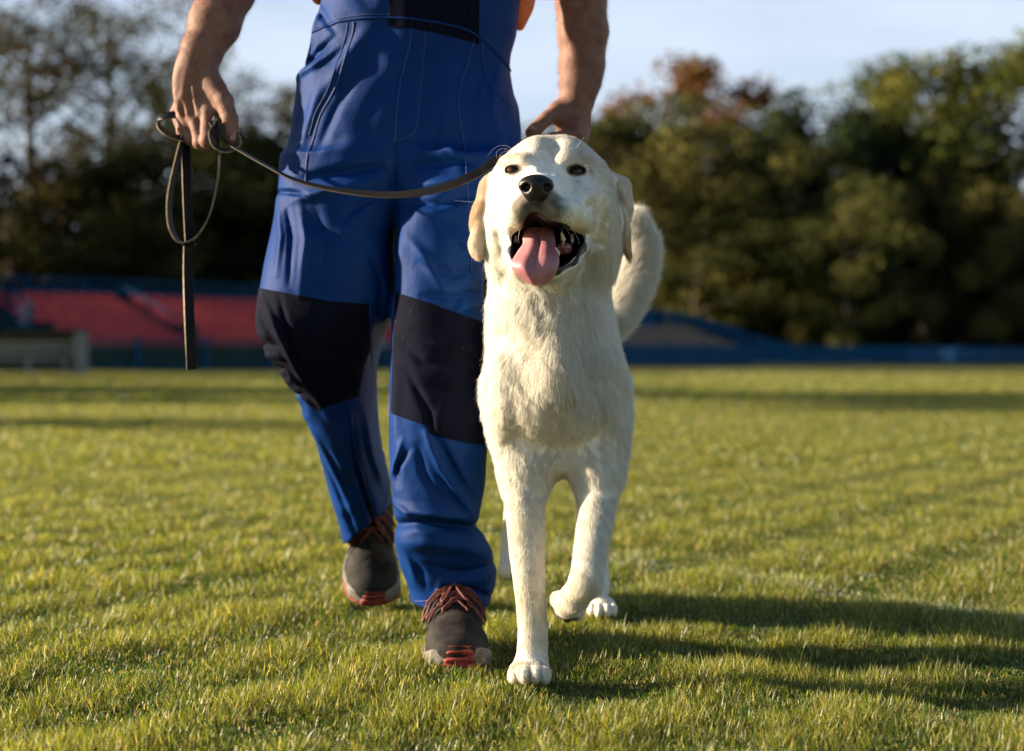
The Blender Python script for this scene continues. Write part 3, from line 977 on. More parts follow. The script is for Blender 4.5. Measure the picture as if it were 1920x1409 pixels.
def fold_disp(p):
    d = np.zeros(len(p), np.float32)
    for pts, a, w in FW:
        lo = np.min(pts, 0) - 3.2*w; hi = np.max(pts, 0) + 3.2*w
        m = (p[:, 0] > lo[0]) & (p[:, 0] < hi[0]) & (p[:, 2] > lo[2]) & (p[:, 2] < hi[2])
        if not m.any(): continue
        q = p[m]
        e, t = seg2(q, pts)
        env = np.sin(np.clip(t, 0.0, 1.0) * math.pi * 0.86 + 0.22)
        d[m] += a * env * (np.exp(-(e/w)**2) - 0.28*np.exp(-(e/(2.3*w))**2))
    q = p * np.array([1, 1, .55], np.float32)
    d += 0.0016 * waves(q, 26, 5, 5) + 0.0008 * waves(p + 0.01*np.sin(p[:, ::-1]*31), 60, 5, 6)
    # sharp small creases, gathered in patches
    u = waves(q + .02*np.sin(p[:, [2, 0, 1]]*23), 17, 4, 71); v = waves(q + .015*np.sin(p[:, [1, 2, 0]]*31), 24, 4, 72)
    k = np.clip(.5 + .6*waves(p, 9, 4, 73), 0, 1)
    d += (.0042*np.exp(-(u/.22)**2) + .0030*np.exp(-(v/.20)**2)) * k - .0012
    return d
def f_trouser(p):
    a = loft(p, TA, 2.2); b = loft(p, TB, 2.2); t = loft(p, TT, 2.3)
    d = smin(smin(a, b, .012), t, .032)
    zB = float(P(0, 1146, 2.65)[2])
    # hem of the front leg, slightly slanting
    hemB = (zB - 0.035*(p[:, 0] - TB[0][1])*1.0) - p[:, 2]
    nearB = np.where(p[:, 2] < .30, 1, 0) * (p[:, 0] > -0.235 + 0*p[:, 0])
    # slanted hem of the rear leg
    dx, dz = HEM_A1[0]-HEM_A0[0], HEM_A1[2]-HEM_A0[2]
    L = math.hypot(dx, dz)
    hemA = -((p[:, 2]-HEM_A0[2])*dx - (p[:, 0]-HEM_A0[0])*dz)/L
    inB = p[:, 1] + 0.0*p[:, 0] < 2.90
    hem = np.where(inB, hemB, hemA)
    m = p[:, 2] < .34
    d = np.where(m, np.maximum(d, hem), d)
    d = d - fold_disp(p)
    # hollow ends
    ia = loft(p, TA, 2.2) + .006; ib = loft(p, TB, 2.2) + .010
    cut = np.maximum(np.minimum(ia, ib), np.where(inB, p[:, 2]-(zB+.05), -((p[:, 2]-HEM_A0[2]-.05)*-dx + (p[:, 0]-HEM_A0[0])*dz)/L))
    d = np.where(m, np.maximum(d, -cut), d)
    # sides of the bib cut away
    s = (np.abs(p[:, 0] + .172) - .135) - np.clip((1.30 - p[:, 2])*.6, 0, 1)
    d = np.where(p[:, 2] > 1.15, np.maximum(d, s), d)
    d = np.maximum(d, p[:, 2] - 1.40)
    return d
def f_overalls(p):
    d = f_trouser(p)
    # above the waist the cloth is a shell over the shirt
    i = loft(p, [(r[0], r[1], r[2], r[3]-.012, r[4]-.012) for r in TT], 2.3)
    cut = np.maximum(i, 1.16 - p[:, 2])
    return np.maximum(d, -cut)

m_blue_cloth = mat('blue_work_cloth', (0.010, 0.066, 0.30), 0.55, 0.09)
def cloth_nodes(m, c0, c1, dirt=None, dirt_amt=0.0):
    b = bsdf(m)
    mx = vary(m, c0, c1, 9, 5, .3, .7, link=False)
    src = mx; out = 2
    if dirt is not None:
        tc = nd(m, 'ShaderNodeTexCoord'); n = nd(m, 'ShaderNodeTexNoise', Scale=90.0, Detail=6, Roughness=.75)
        n2 = nd(m, 'ShaderNodeTexNoise', Scale=7.0, Detail=2)
        lk(m, tc, 'Object', n, 'Vector'); lk(m, tc, 'Object', n2, 'Vector')
        r1 = nd(m, 'ShaderNodeMapRange'); r1.inputs['From Min'].default_value = .60; r1.inputs['From Max'].default_value = .72
        r2 = nd(m, 'ShaderNodeMapRange'); r2.inputs['From Min'].default_value = .50; r2.inputs['From Max'].default_value = .66; r2.inputs['To Max'].default_value = dirt_amt
        mu = nd(m, 'ShaderNodeMath'); mu.operation = 'MULTIPLY'
        lk(m, n, 'Fac', r1, 'Value'); lk(m, n2, 'Fac', r2, 'Value'); lk(m, r1, 0, mu, 0); lk(m, r2, 0, mu, 1)
        m2 = nd(m, 'ShaderNodeMix'); m2.data_type = 'RGBA'; m2.inputs[7].default_value = (*dirt, 1)
        lk(m, mu, 0, m2, 0); lk(m, mx, 2, m2, 6); src = m2
    lk(m, src, 2, b, 'Base Color')
    b.inputs['Sheen Weight'].default_value = 0.0
    b.inputs['Sheen Roughness'].default_value = 0.35
    b.inputs['Sheen Tint'].default_value = (0.75, 0.85, 1.0, 1)
    # twill: fine diagonal weave
    tc = nd(m, 'ShaderNodeTexCoord'); mp = nd(m, 'ShaderNodeMapping', Rotation=(0.2, 0.75, 0.1))
    wv = nd(m, 'ShaderNodeTexWave', Scale=420.0, Distortion=1.2, Detail=1.0)
    bp = nd(m, 'ShaderNodeBump', Strength=0.25, Distance=0.0006)
    lk(m, tc, 'Object', mp, 'Vector'); lk(m, mp, 0, wv, 'Vector'); lk(m, wv, 'Fac', bp, 'Height')
    n3 = nd(m, 'ShaderNodeTexNoise', Scale=75.0, Detail=4, Roughness=.6)
    bp2 = nd(m, 'ShaderNodeBump', Strength=0.35, Distance=0.0025)
    lk(m, tc, 'Object', n3, 'Vector'); lk(m, n3, 'Fac', bp2, 'Height'); lk(m, bp, 0, bp2, 'Normal'); lk(m, bp2, 0, b, 'Normal')
cloth_nodes(m_blue_cloth, (0.0009, 0.022, 0.118), (0.0022, 0.033, 0.172), (0.10, 0.09, 0.08), 0.2)
m_navy = mat('navy_patch_cloth', (0.010, 0.012, 0.028), 0.85)
cloth_nodes(m_navy, (0.002, 0.0028, 0.010), (0.005, 0.0062, 0.018), (0.16, 0.095, 0.045), 0.6)
bsdf(m_navy).inputs['Specular IOR Level'].default_value = 0.06
bsdf(m_navy).inputs['Sheen Weight'].default_value = 0.0
m_seam = mat('seam_thread', (0.006, 0.035, 0.17), 0.6)

man = empty('person', (-0.17, 2.85, 0), 'man in blue bib overalls with navy knee patches, walking and holding a black leash', 'person')
V, Q = iso(f_overalls, (-.53, 2.46, .05), (.06, 3.40, 1.42), .0032)
me_ov = np_mesh('overalls', V, Q)
overalls = link_mesh('overalls', me_ov, m_blue_cloth, man)

def cut_patch(name, poly, Y, ymax, material, inv=None, lift=.0004, thick=.0013):
    """part of the cloth surface inside a polygon drawn in the x-z plane"""
    pts = [Vector(tuple(P(a, b, Y))) for a, b in poly]
    bm = bmesh.new(); bm.from_mesh(me_ov)
    lo = Vector((min(p.x for p in pts)-.02, 0, min(p.z for p in pts)-.02)); hi = Vector((max(p.x for p in pts)+.02, 0, max(p.z for p in pts)+.02))
    kill = [v for v in bm.verts if not (lo.x < v.co.x < hi.x and lo.z < v.co.z < hi.z and v.co.y < ymax)]
    bmesh.ops.delete(bm, geom=kill, context='VERTS')
    for i in range(len(pts)):
        a = pts[i]; b = pts[(i+1) % len(pts)]
        n = Vector(((b-a).z, 0, -(b-a).x)).normalized()
        bmesh.ops.bisect_plane(bm, geom=bm.verts[:]+bm.edges[:]+bm.faces[:], plane_co=a, plane_no=n, dist=1e-6)
    def inside(x, z):
        c = False
        for i in range(len(pts)):
            a = pts[i]; b = pts[i-1]
            if (a.z > z) != (b.z > z) and x < (b.x-a.x)*(z-a.z)/(b.z-a.z) + a.x: c = not c
        return c
    bad = [f for f in bm.faces if not inside(f.calc_center_median().x, f.calc_center_median().z)]
    bmesh.ops.delete(bm, geom=bad, context='FACES')
    bm.normal_update()
    for v in bm.verts: v.co += v.normal * lift
    me = bpy.data.meshes.new(name); bm.to_mesh(me); bm.free()
    for p in me.polygons: p.use_smooth = True
    o = link_mesh(name, me, material, overalls)
    s = o.modifiers.new('solid', 'SOLIDIFY'); s.thickness = thick; s.offset = 1.0
    return o
cut_patch('knee_patch', [(460,536),(560,556),(640,571),(703,575),(700,655),(686,690),(672,742),(592,769),(556,738),(500,700),(460,690)], 2.80, 2.93, m_navy)
cut_patch('knee_patch', [(745,550),(800,568),(860,590),(925,612),(925,838),(911,833),(812,808),(806,793),(739,772)], 2.68, 2.74, m_navy)
cut_patch('bib_pocket', [(745,-160),(728,52),(810,62),(897,79),(900,-160)], 2.68, 2.78, m_navy)

bv = BVHTree.FromPolygons([tuple(v) for v in V.tolist()], Q.tolist())
def drape(pts, Y, n=60, off=.0006, frm=2.3):
    """drop a drawn line onto the front of the cloth"""
    out = []
    for x, _, z in spline(W(pts, Y), n):
        h = bv.ray_cast(Vector((x, frm, z)), Vector((0, 1, 0)))
        if h[0] is not None:
            q = h[0] + h[1]*off
            if out and abs(q.y - out[-1][1]) > .05: continue
            out.append((q.x, q.y, q.z))
    a = np.array(out)
    if len(a) > 9:
        a[1:-1] = (a[:-2] + 2*a[1:-1] + a[2:])/4
    return a
def seam(name, pts, Y=2.8, r=.0012, n=70, m=None):
    a = drape(pts, Y, n)
    if len(a) < 4: return
    b = MB(); b.tube(a, r, 6); b.build(name, m or m_seam, overalls, smooth=True)
seam('waist_seam', [(594,74),(640,64),(700,62),(760,64),(820,70),(870,79),(900,91),(935,118),(960,138)], r=.0022, n=110, m=m_blue_cloth)
seam('waist_seam', [(594,68),(640,58),(700,56),(760,58),(820,64),(870,73),(900,84),(935,110),(962,130)], r=.0008, n=110)
seam('pocket_seam', [(676,66),(672,95),(655,150),(640,190),(615,230),(602,270),(592,310),(588,360)])
seam('pocket_seam', [(664,66),(660,92),(644,146),(628,188),(604,228),(592,268)], r=.0007)
seam('fly_seam', [(782,68),(777,110),(762,170),(754,230),(751,285)])
seam('fly_seam', [(806,70),(802,130),(795,200),(788,262),(760,282),(753,284)], r=.0008)
seam('side_seam', [(893,92),(880,140),(866,190),(866,240),(876,300),(880,360),(884,420),(888,520)])
seam('pocket_seam', [(905,98),(912,150),(935,190),(965,208)], r=.0009)
seam('inner_seam', [(676,765),(674,830),(688,920),(700,1005)], 2.97, r=.0014)
seam('inner_seam', [(705,575),(703,650),(699,700)], 2.80, r=.001)
seam('side_seam', [(528,366),(550,374),(580,376),(592,382)], r=.0016, m=m_blue_cloth)
seam('hem_seam', [(776,1132),(810,1125),(850,1124),(890,1136),(903,1146)], 2.66, r=.0009)
seam('side_seam', [(741,560),(735,680),(733,760),(735,830)], 2.68, r=.001)

# ---- skin
SHX = -.172
KA = 1.075
def PA(px, py, Y): return P(px, py, Y*KA)
fA = dict(
 el=PA(461,-112,2.70), f1=PA(428,-25,2.65), f2=PA(402,45,2.615), f3=PA(377,98,2.60), wr=PA(366,124,2.595))
fB = dict(el=P(1082,-130,2.94), f1=P(1089,0,2.95), f2=P(1093,60,2.955), f3=P(1091,125,2.955), f4=P(1086,165,2.955), wr=P(1083,188,2.955))
HA = [ # fingers of the leash hand: knuckle, pip, dip, tip, radius
 (PA(331,212,2.612), PA(343,248,2.600), PA(352,258,2.622), PA(356,236,2.635),.0094*KA),
 (PA(345,219,2.597), PA(358,260,2.588), PA(367,268,2.612), PA(370,243,2.626),.0102*KA),
 (PA(366,222,2.582), PA(375,267,2.572), PA(384,272,2.598), PA(388,246,2.612),.0108*KA),
 (PA(391,212,2.572), PA(389,264,2.556), PA(400,262,2.580), PA(404,240,2.596),.0118*KA)]
TA_ = [(PA(392,150,2.582), .0215), (PA(420,190,2.562), .0167), (PA(431,224,2.552), .0142), (PA(435,250,2.550), .0127), (PA(436,259,2.551), .0105)]
HB = [
 (P(1083,250,2.93), P(1036,261,2.912), P(1010,270,2.925), P(1020,280,2.945), .0120),
 (P(1085,268,2.935), P(1038,282,2.915), P(1014,290,2.93), P(1024,300,2.95), .0120),
 (P(1083,288,2.945), P(1040,302,2.925), P(1018,308,2.94), P(1028,316,2.96), .0115),
 (P(1078,306,2.955), P(1044,318,2.94), P(1026,322,2.955), P(1034,328,2.97), .0105)]
TB_ = [(P(1070,200,2.950), .022), (P(1045,208,2.94), .0165), (P(1024,224,2.928), .0135), (P(1003,244,2.918), .0130), (P(995,250,2.917), .0112)]
def hand(p, H, T, palm_c, palm_r, palm_R, wr, k=.006):
    d = ell(p, palm_c, palm_r, palm_R)
    for kn, a, b, t, r in H:
        mc = np.array(wr)*.35 + np.array(kn)*.65
        d = smin(d, cone(p, mc, kn, r*1.05, r*1.18), .014)
    th = chain(p, [q[0] for q in T], [q[1] for q in T], .005)
    d = smin(d, th, .016)
    for kn, a, b, t, r in H:
        fg = chain(p, [kn, a, b, t], [r*1.12, r*1.0, r*.92, r*.80], .0035)
        fg = smin(fg, ell(p, a, (r*1.12,)*3), .004)
        d = smin(d, fg, .0035)
    return d
VEINS = [(W([(343,128),(336,160),(332,190),(338,212)], 2.579*KA), .0024), (W([(358,122),(350,150),(345,180),(352,212)], 2.572*KA), .0026), (W([(345,175),(338,190),(334,204)], 2.576*KA), .0020),
         (W([(372,215),(366,190),(362,165)], 2.567*KA), .0018)]
def f_body(p):
    # arms
    a = chain(p, [fA['el'], fA['f1'], fA['f2'], fA['f3'], fA['wr']], [.044, .0500, .0440, .0345, .0305], .016)
    a = smin(a, cone(p, (SHX-.20, 2.84, 1.45), fA['el'], .058, .049), .03)
    ha = hand(p, HA, TA_, PA(364,166,2.592), (.0385, .022, .054), rotm(0, -4, 22), fA['wr'])
    a = smin(a, ha, .022)
    for pts, r in VEINS:
        a = smin(a, chain(p, pts, [r*1.1]*len(pts), .004), .010)
    b = chain(p, [fB['el'], fB['f1'], fB['f2'], fB['f3'], fB['f4'], fB['wr']], [.044, .0448, .0445, .0398, .0332, .029], .02)
    b = smin(b, cone(p, (SHX+.20, 2.84, 1.45), fB['el'], .058, .047), .03)
    hb = hand(p, HB, TB_, P(1076,236,2.955), (.034, .022, .046), rotm(0, 8, -20), fB['wr'])
    b = smin(b, hb, .022)
    t = loft(p, [(1.02, SHX, 2.81, .145, .10), (1.15, SHX, 2.81, .15, .105), (1.32, SHX, 2.82, .175, .115), (1.44, SHX, 2.83, .17, .095), (1.50, SHX, 2.83, .09, .07)], 2.2)
    t = smin(t, cone(p, (SHX-.17, 2.83, 1.46), (SHX+.17, 2.83, 1.46), .055, .055), .05)
    nk = cone(p, (SHX, 2.84, 1.48), (SHX, 2.81, 1.60), .058, .056)
    h = ell(p, (SHX, 2.80, 1.70), (.074, .094, .098))
    h = smin(h, ell(p, (SHX, 2.775, 1.645), (.058, .070, .075)), .03)
    h = smin(h, ell(p, (SHX, 2.722, 1.588), (.026, .022, .020)), .025)
    h = smin(h, cone(p, (SHX, 2.712, 1.69), (SHX, 2.688, 1.652), .010, .014), .014)
    for s in (-1, 1):
        h = smax(h, -ell(p, (SHX+s*.031, 2.700, 1.692), (.018, .016, .013)), .012)
        h = smin(h, ell(p, (SHX+s*.076, 2.81, 1.665), (.010, .018, .032)), .006)
        h = smin(h, ell(p, (SHX+s*.042, 2.725, 1.66), (.02, .02, .016)), .02)
    h = smin(h, ell(p, (SHX, 2.703, 1.620), (.025, .012, .006)), .006)
    h = smin(h, ell(p, (SHX, 2.705, 1.610), (.022, .012, .007)), .005)
    b = smin(b, ell(p, P(1068, 226, 2.945), (.028, .018, .022)), .014)
    d = smin(smin(t, nk, .04), h, .03)
    d = smin(d, smin(a, b, .001), .02)
    return d - .0004*waves(p, 160, 5, 8)
V, Q = iso(f_body, (-.63, 2.62, .80), (.20, 3.03, 1.82), .0030)
m_skin = mat('skin', (0.36, 0.17, 0.11), 0.62, 0.22)
vary(m_skin, (0.17, 0.082, 0.060), (0.27, 0.145, 0.108), 42, 5, .32, .68)
bsdf(m_skin).inputs['Subsurface Weight'].default_value = 0.08
bsdf(m_skin).inputs['Subsurface Radius'].default_value = (0.008, 0.003, 0.0015)
_b = bump(m_skin, 420, 0.5, 0.0008, 3)
_b = bump(m_skin, 90, 0.35, 0.0022, 4, chain_in=_b)
body = link_mesh('body', np_mesh('body', V, Q), m_skin, man)
# short hair on the forearms
def arm_hair(seed, pts, rad, n):
    r = np.random.default_rng(seed)
    a = spline(pts, 40)
    k = r.integers(2, 37, n); T = np.gradient(a, axis=0)[k]; T /= np.linalg.norm(T, axis=1, keepdims=True)
    d = r.normal(size=(n, 3)); d -= (d*T).sum(1, keepdims=True)*T; d /= np.linalg.norm(d, axis=1, keepdims=True)
    X = a[k] + r.normal(0, .003, (n, 3)) + d*.05
    X, N = project(f_body, X, 8)
    L = r.uniform(.006, .013, n)[:, None]
    dirn = T*.85 + N*.4 + r.normal(0, .3, (n, 3)); dirn /= np.linalg.norm(dirn, axis=1, keepdims=True)
    return np.stack([X, X + dirn*L*.5 + N*L*.05, X + dirn*L], 1)
def hair_obj(name, S, rad, material, parent, tint=None, taper=.25):
    n, k, _ = S.shape
    cu = bpy.data.hair_curves.new(name)
    cu.add_curves([k]*n)
    cu.attributes['position'].data.foreach_set('vector', S.astype(np.float32).ravel())
    ra = cu.attributes.get('radius') or cu.attributes.new('radius', 'FLOAT', 'POINT')
    prof = np.linspace(1, taper, k)
    rr = (np.broadcast_to(np.asarray(rad, float), (n,))[:, None] * prof[None]).astype(np.float32)
    ra.data.foreach_set('value', rr.ravel())
    if tint is not None:
        ta = cu.attributes.new('tint', 'FLOAT_COLOR', 'CURVE')
        c4 = np.ones((n, 4), np.float32); c4[:, :3] = tint
        ta.data.foreach_set('color', c4.ravel())
    cu.materials.append(material)
    o = bpy.data.objects.new(name, cu); COL.objects.link(o)
    off = Vector((0, 0, 0)); q = parent
    while q is not None: off += q.location; q = q.parent
    o.parent = parent; o.location = -off
    return o
m_ahair = mat('arm_hair', (0.22, 0.13, 0.07), 0.5)
SA = arm_hair(3, [fA['el'], fA['f1'], fA['f2'], fA['f3'], fA['wr']], .05, 2600)
SB = arm_hair(4, [fB['el'], fB['f1'], fB['f2'], fB['f3'], fB['wr']], .05, 2000)
hair_obj('arm_hair', np.concatenate([SA, SB]), .00010, m_ahair, man)
m_nail = mat('nail', (0.50, 0.30, 0.25), 0.25, 0.6)
for c, R in ((P(996,242,2.9065), rotm(35, 35, 0)), (PA(437,256,2.5400), rotm(10, 0, 0))):
    V, Q = iso(lambda p: np.maximum(ell(p, c, (.0066, .0016, .0085), R), -1), c-.012, c+.012, .0008)
    link_mesh('nail', np_mesh('nail', V, Q), m_nail, man)
# head details above the frame
m_hair = mat('dark_hair', (0.03, 0.02, 0.013), 0.6); bump(m_hair, 120, .6, .004)
V, Q = iso(lambda p: np.maximum(ell(p, (SHX, 2.808, 1.715), (.081, .098, .096)) + .002*waves(p, 180, 4, 3), -(ell(p, (SHX, 2.70, 1.655), (.085, .075, .09)))), (SHX-.1, 2.68, 1.58), (SHX+.1, 2.93, 1.83), .004)
link_mesh('hair', np_mesh('hair', V, Q), m_hair, man)
m_eye = mat('eye_white', (.7, .68, .65), .2)
for s in (-1, 1):
    c = np.array((SHX+s*.031, 2.714, 1.692))
    V, Q = iso(lambda p: ell(p, c, (.0115,)*3), c-.014, c+.014, .0015); link_mesh('eye', np_mesh('eye', V, Q), m_eye, man)
# shirt
m_orange = mat('orange_shirt', (0.75, 0.16, 0.04), 0.75); vary(m_orange, (0.66, 0.13, 0.03), (0.8, 0.20, 0.06), 12)
def f_shirt(p):
    t = loft(p, [(1.04, SHX, 2.81, .155, .108), (1.15, SHX, 2.81, .160, .112), (1.32, SHX, 2.82, .186, .124), (1.44, SHX, 2.83, .18, .105), (1.505, SHX, 2.83, .088, .075)], 2.2)
    t = smin(t, cone(p, (SHX-.17, 2.83, 1.46), (SHX+.17, 2.83, 1.46), .064, .064), .05)
    t = smin(t, cone(p, (SHX-.19, 2.82, 1.45), (SHX-.27, 2.83, 1.29), .072, .075), .03)
    t = smin(t, cone(p, (SHX+.19, 2.84, 1.45), (SHX+.27, 2.90, 1.29), .072, .075), .03)
    t = smin(t, ell(p, P(975, 6, 2.86), (.020, .035, .055)), .012)
    t = smin(t, ell(p, P(985, -30, 2.86), (.022, .035, .06)), .012)
    t = smin(t, ell(p, P(597, -22, 2.85), (.020, .03, .034)), .012)
    t = t + .003*waves(p, 45, 4, 9)
    nk = cone(p, (SHX, 2.83, 1.47), (SHX, 2.80, 1.60), .066, .07)
    return np.maximum(t, -nk)
V, Q = iso(f_shirt, (-.56, 2.60, 1.0), (.25, 3.05, 1.56), .005)
link_mesh('shirt', np_mesh('shirt', V, Q), m_orange, man)
for s in (-1, 1):
    b = MB()
    pts = spline([(SHX+s*.10, 2.675, 1.37), (SHX+s*.10, 2.695, 1.45), (SHX+s*.095, 2.76, 1.535), (SHX+s*.09, 2.86, 1.535), (SHX+s*.07, 2.945, 1.42), (SHX+s*.06, 2.955, 1.36)], 30)
    for i in range(29): b.bar(pts[i], pts[i+1]+(pts[i+1]-pts[i])*.1, .036, .003, up=(1,0,0) if False else (0,-1,.2))
    b.build('shoulder_strap', m_blue_cloth, overalls)

# ---- shoes
m_upper = mat('shoe_leather', (0.045, 0.042, 0.040), 0.75, 0.15)
vary(m_upper, (0.007, 0.006, 0.006), (0.036, 0.032, 0.029), 26, 6, .35, .7); bump(m_upper, 260, .5, .0012, 4)
m_sole = mat('grey_sole', (0.14, 0.13, 0.12), 0.8); vary(m_sole, (0.06, 0.055, 0.045), (0.22, 0.205, 0.18), 40); bump(m_sole, 120, .5, .002)
m_red = mat('red_rubber', (0.50, 0.05, 0.035), 0.6, .25); vary(m_red, (0.14, 0.02, 0.015), (0.32, 0.05, 0.04), 50)
m_lace = mat('lace', (0.30, 0.035, 0.02), 0.7)
tc = nd(m_lace, 'ShaderNodeTexCoord'); wv = nd(m_lace, 'ShaderNodeTexWave', Scale=150.0, Distortion=2.0); wv.bands_direction = 'DIAGONAL'
cr = nd(m_lace, 'ShaderNodeMix'); cr.data_type = 'RGBA'; cr.inputs[6].default_value = (.012, .008, .008, 1); cr.inputs[7].default_value = (.19, .032, .02, 1)
lk(m_lace, tc, 'Object', wv, 'Vector'); lk(m_lace, wv, 'Fac', cr, 0); lk(m_lace, cr, 2, bsdf(m_lace), 'Base Color')
m_lining = mat('shoe_lining', (0.03, 0.028, 0.028), .9)
def shoe(toe, pitch, yaw, label, seed):
    """local frame: toe at the origin, +y to the heel"""
    R = np.array(Matrix.Rotation(math.radians(yaw), 3, 'Z') @ Matrix.Rotation(math.radians(pitch), 3, 'X'))
    toe = np.asarray(toe)
    def out2(p, g=0):   # sole outline distance in plan
        x, y = p[:, 0], p[:, 1]
        q = np.stack([x, y, 0*x], 1)
        d = cone(q, (0.004, .062, 0), (0, .10, 0), .050+g, .049+g)
        d = smin(d, cone(q, (0, .10, 0), (0, .24, 0), .047+g, .038+g), .02)
        return d
    def f_up(p):
        d = ell(p, (.002, .068, .030), (.049, .064, .038))
        d = smin(d, cone(p, (0, .10, .040), (0, .17, .060), .043, .040), .03)
        d = smin(d, cone(p, (0, .165, .066), (0, .205, .085), .040, .042), .03)
        d = smin(d, ell(p, (0, .235, .055), (.037, .050, .062)), .03)
        d = smin(d, cone(p, (0, .225, .09), (0, .228, .135), .040, .041), .02)
        d = np.maximum(d, .012 - p[:, 2])
        d = smax(d, -cone(p, (0, .226, .11), (0, .229, .19), .031, .035), .006)
        # toe cap seam, throat panel
        y = p[:, 1] + .35*np.abs(p[:, 0])
        d = d + .0012*np.exp(-((y-.070)/.0016)**2) * (p[:, 2] > .02)
        d = d + .0012*np.exp(-((y-.078)/.0010)**2) * (p[:, 2] > .02)
        thr = np.exp(-((np.abs(p[:, 0])-(.019+.02*np.clip(p[:, 1]-.12, 0, 1)))/.0018)**2) * (p[:, 1] > .095) * (p[:, 1] < .21)
        d = d + .0014*thr
        d = d - .0007*waves(p, 110, 5, seed)
        return d
    def f_sole(p):
        spring = .012*np.clip((.07-p[:, 1])/.07, 0, 1)**2
        z = p[:, 2] - spring
        wavy = .003*np.sin(p[:, 1]*60)
        d = smax(out2(p, .004), np.abs(z-.014-wavy*.5) - .014 - wavy*.5, .006)
        d = smax(d, -(np.abs(np.abs(z-.010))-.0012)*1.0 - 1, .001)
        gr = (np.sin(p[:, 1]*260) > .2) & (z < .006)
        return d + .0022*gr
    def f_red(p):
        spring = .012*np.clip((.07-p[:, 1])/.07, 0, 1)**2
        z = p[:, 2] - spring
        a = smax(out2(p, .006), np.maximum(z-.003, -z-.002), .003)       # outsole slab
        hw = .026 + .0*z
        bb = smax(out2(p, .0075), np.maximum(np.abs(p[:, 0]-.004)-(.026-.30*np.clip(z-.004, 0, .05)), np.maximum(z-.031, -z)), .005)
        bb = np.maximum(bb, p[:, 1]-.05)
        rb = .0016*np.sin(z*520)
        bb = smax(bb + rb, -out2(p, -.002), .003)
        return smin(a, bb, .004)
    root_m = []
    def put(name, f, lo, hi, h, m, parent):
        V, Q = iso(f, lo, hi, h)
        V = V @ R.T + toe
        return link_mesh(name, np_mesh(name, V, Q), m, parent)
    sh = put('shoe', f_up, (-.065, -.01, .0), (.065, .30, .16), .0022, m_upper, man)
    put('sole', f_sole, (-.07, -.01, -.01), (.07, .31, .05), .0022, m_sole, sh)
    put('toe_bumper', f_red, (-.07, -.015, -.01), (.07, .31, .05), .0022, m_red, sh)
    # tongue and laces
    def tube_on(pts, r=.0021, lift=.0022, n=26, proj=True):
        a = spline(pts, n)
        if proj:
            X, N = project(f_up, a, 6)
            a = X + N*lift
        b = MB(); b.tube(a @ R.T + toe, r, 7); b.build('lace', m_lace, sh, smooth=True)
    ys = [.112, .132, .152, .172, .192]
    for i, y in enumerate(ys):
        w = .021 + .003*i
        z = .075 + .012*i
        tube_on([(-w, y, z), (0, y+.010, z+.03), (w, y+.004, z)])
        if i < 4:
            tube_on([(-w, y, z), (0, y+.016, z+.03), (w, y+.022, z+.01)], lift=.0052)
            tube_on([(w, y+.002, z), (0, y+.014, z+.03), (-w, y+.022, z+.01)], lift=.0042)
    k = np.array((0, .180, .112))
    rr = random.Random(seed)
    for s in (-1, 1):
        tube_on([k, k+np.array((s*.014, -.020, -.004)), k+np.array((s*.034, -.034, -.034)), k+np.array((s*.040, -.020, -.050)), k+np.array((s*.018, -.006, -.012)), k], lift=.0050, r=.0022)
        tube_on([k, k+np.array((s*.010, -.03, -.006)), k+np.array((s*.024, -.055, -.036)), k+np.array((s*(.034+rr.uniform(-.01,.01)), -.076, -.056))], lift=.0065, r=.0020)
        tube_on([k, k+np.array((s*.006, -.026, -.006)), k+np.array((s*.012, -.045, -.03)), k+np.array((s*.027, -.050, -.050)), k+np.array((s*.026, -.030, -.03)), k], lift=.0072, r=.0020)
    kk_, _n = project(f_up, k[None], 6); kk_ = kk_[0] + _n[0]*.004
    b = MB(); b.tube([tuple((kk_+np.array(q)) @ R.T + toe) for q in ((-.010,-.004,-.006),(0,-.008,0),(.010,-.004,-.006))], .006, 8); b.build('lace_knot', m_lace, sh, smooth=True)
    # ankle / sock
    V, Q = iso(lambda p: cone(p, (0, .228, .09), (0, .235, .20), .029, .029), (-.05, .17, .05), (.05, .29, .23), .004)
    link_mesh('sock', np_mesh('sock', V @ R.T + toe, Q), m_lining, man)
    return sh
s1 = shoe(P(858, 1262, 2.462), -3, 4, 'front shoe', 21)
s2 = shoe(P(697, 1146, 3.085), 33, 6, 'rear shoe', 22)

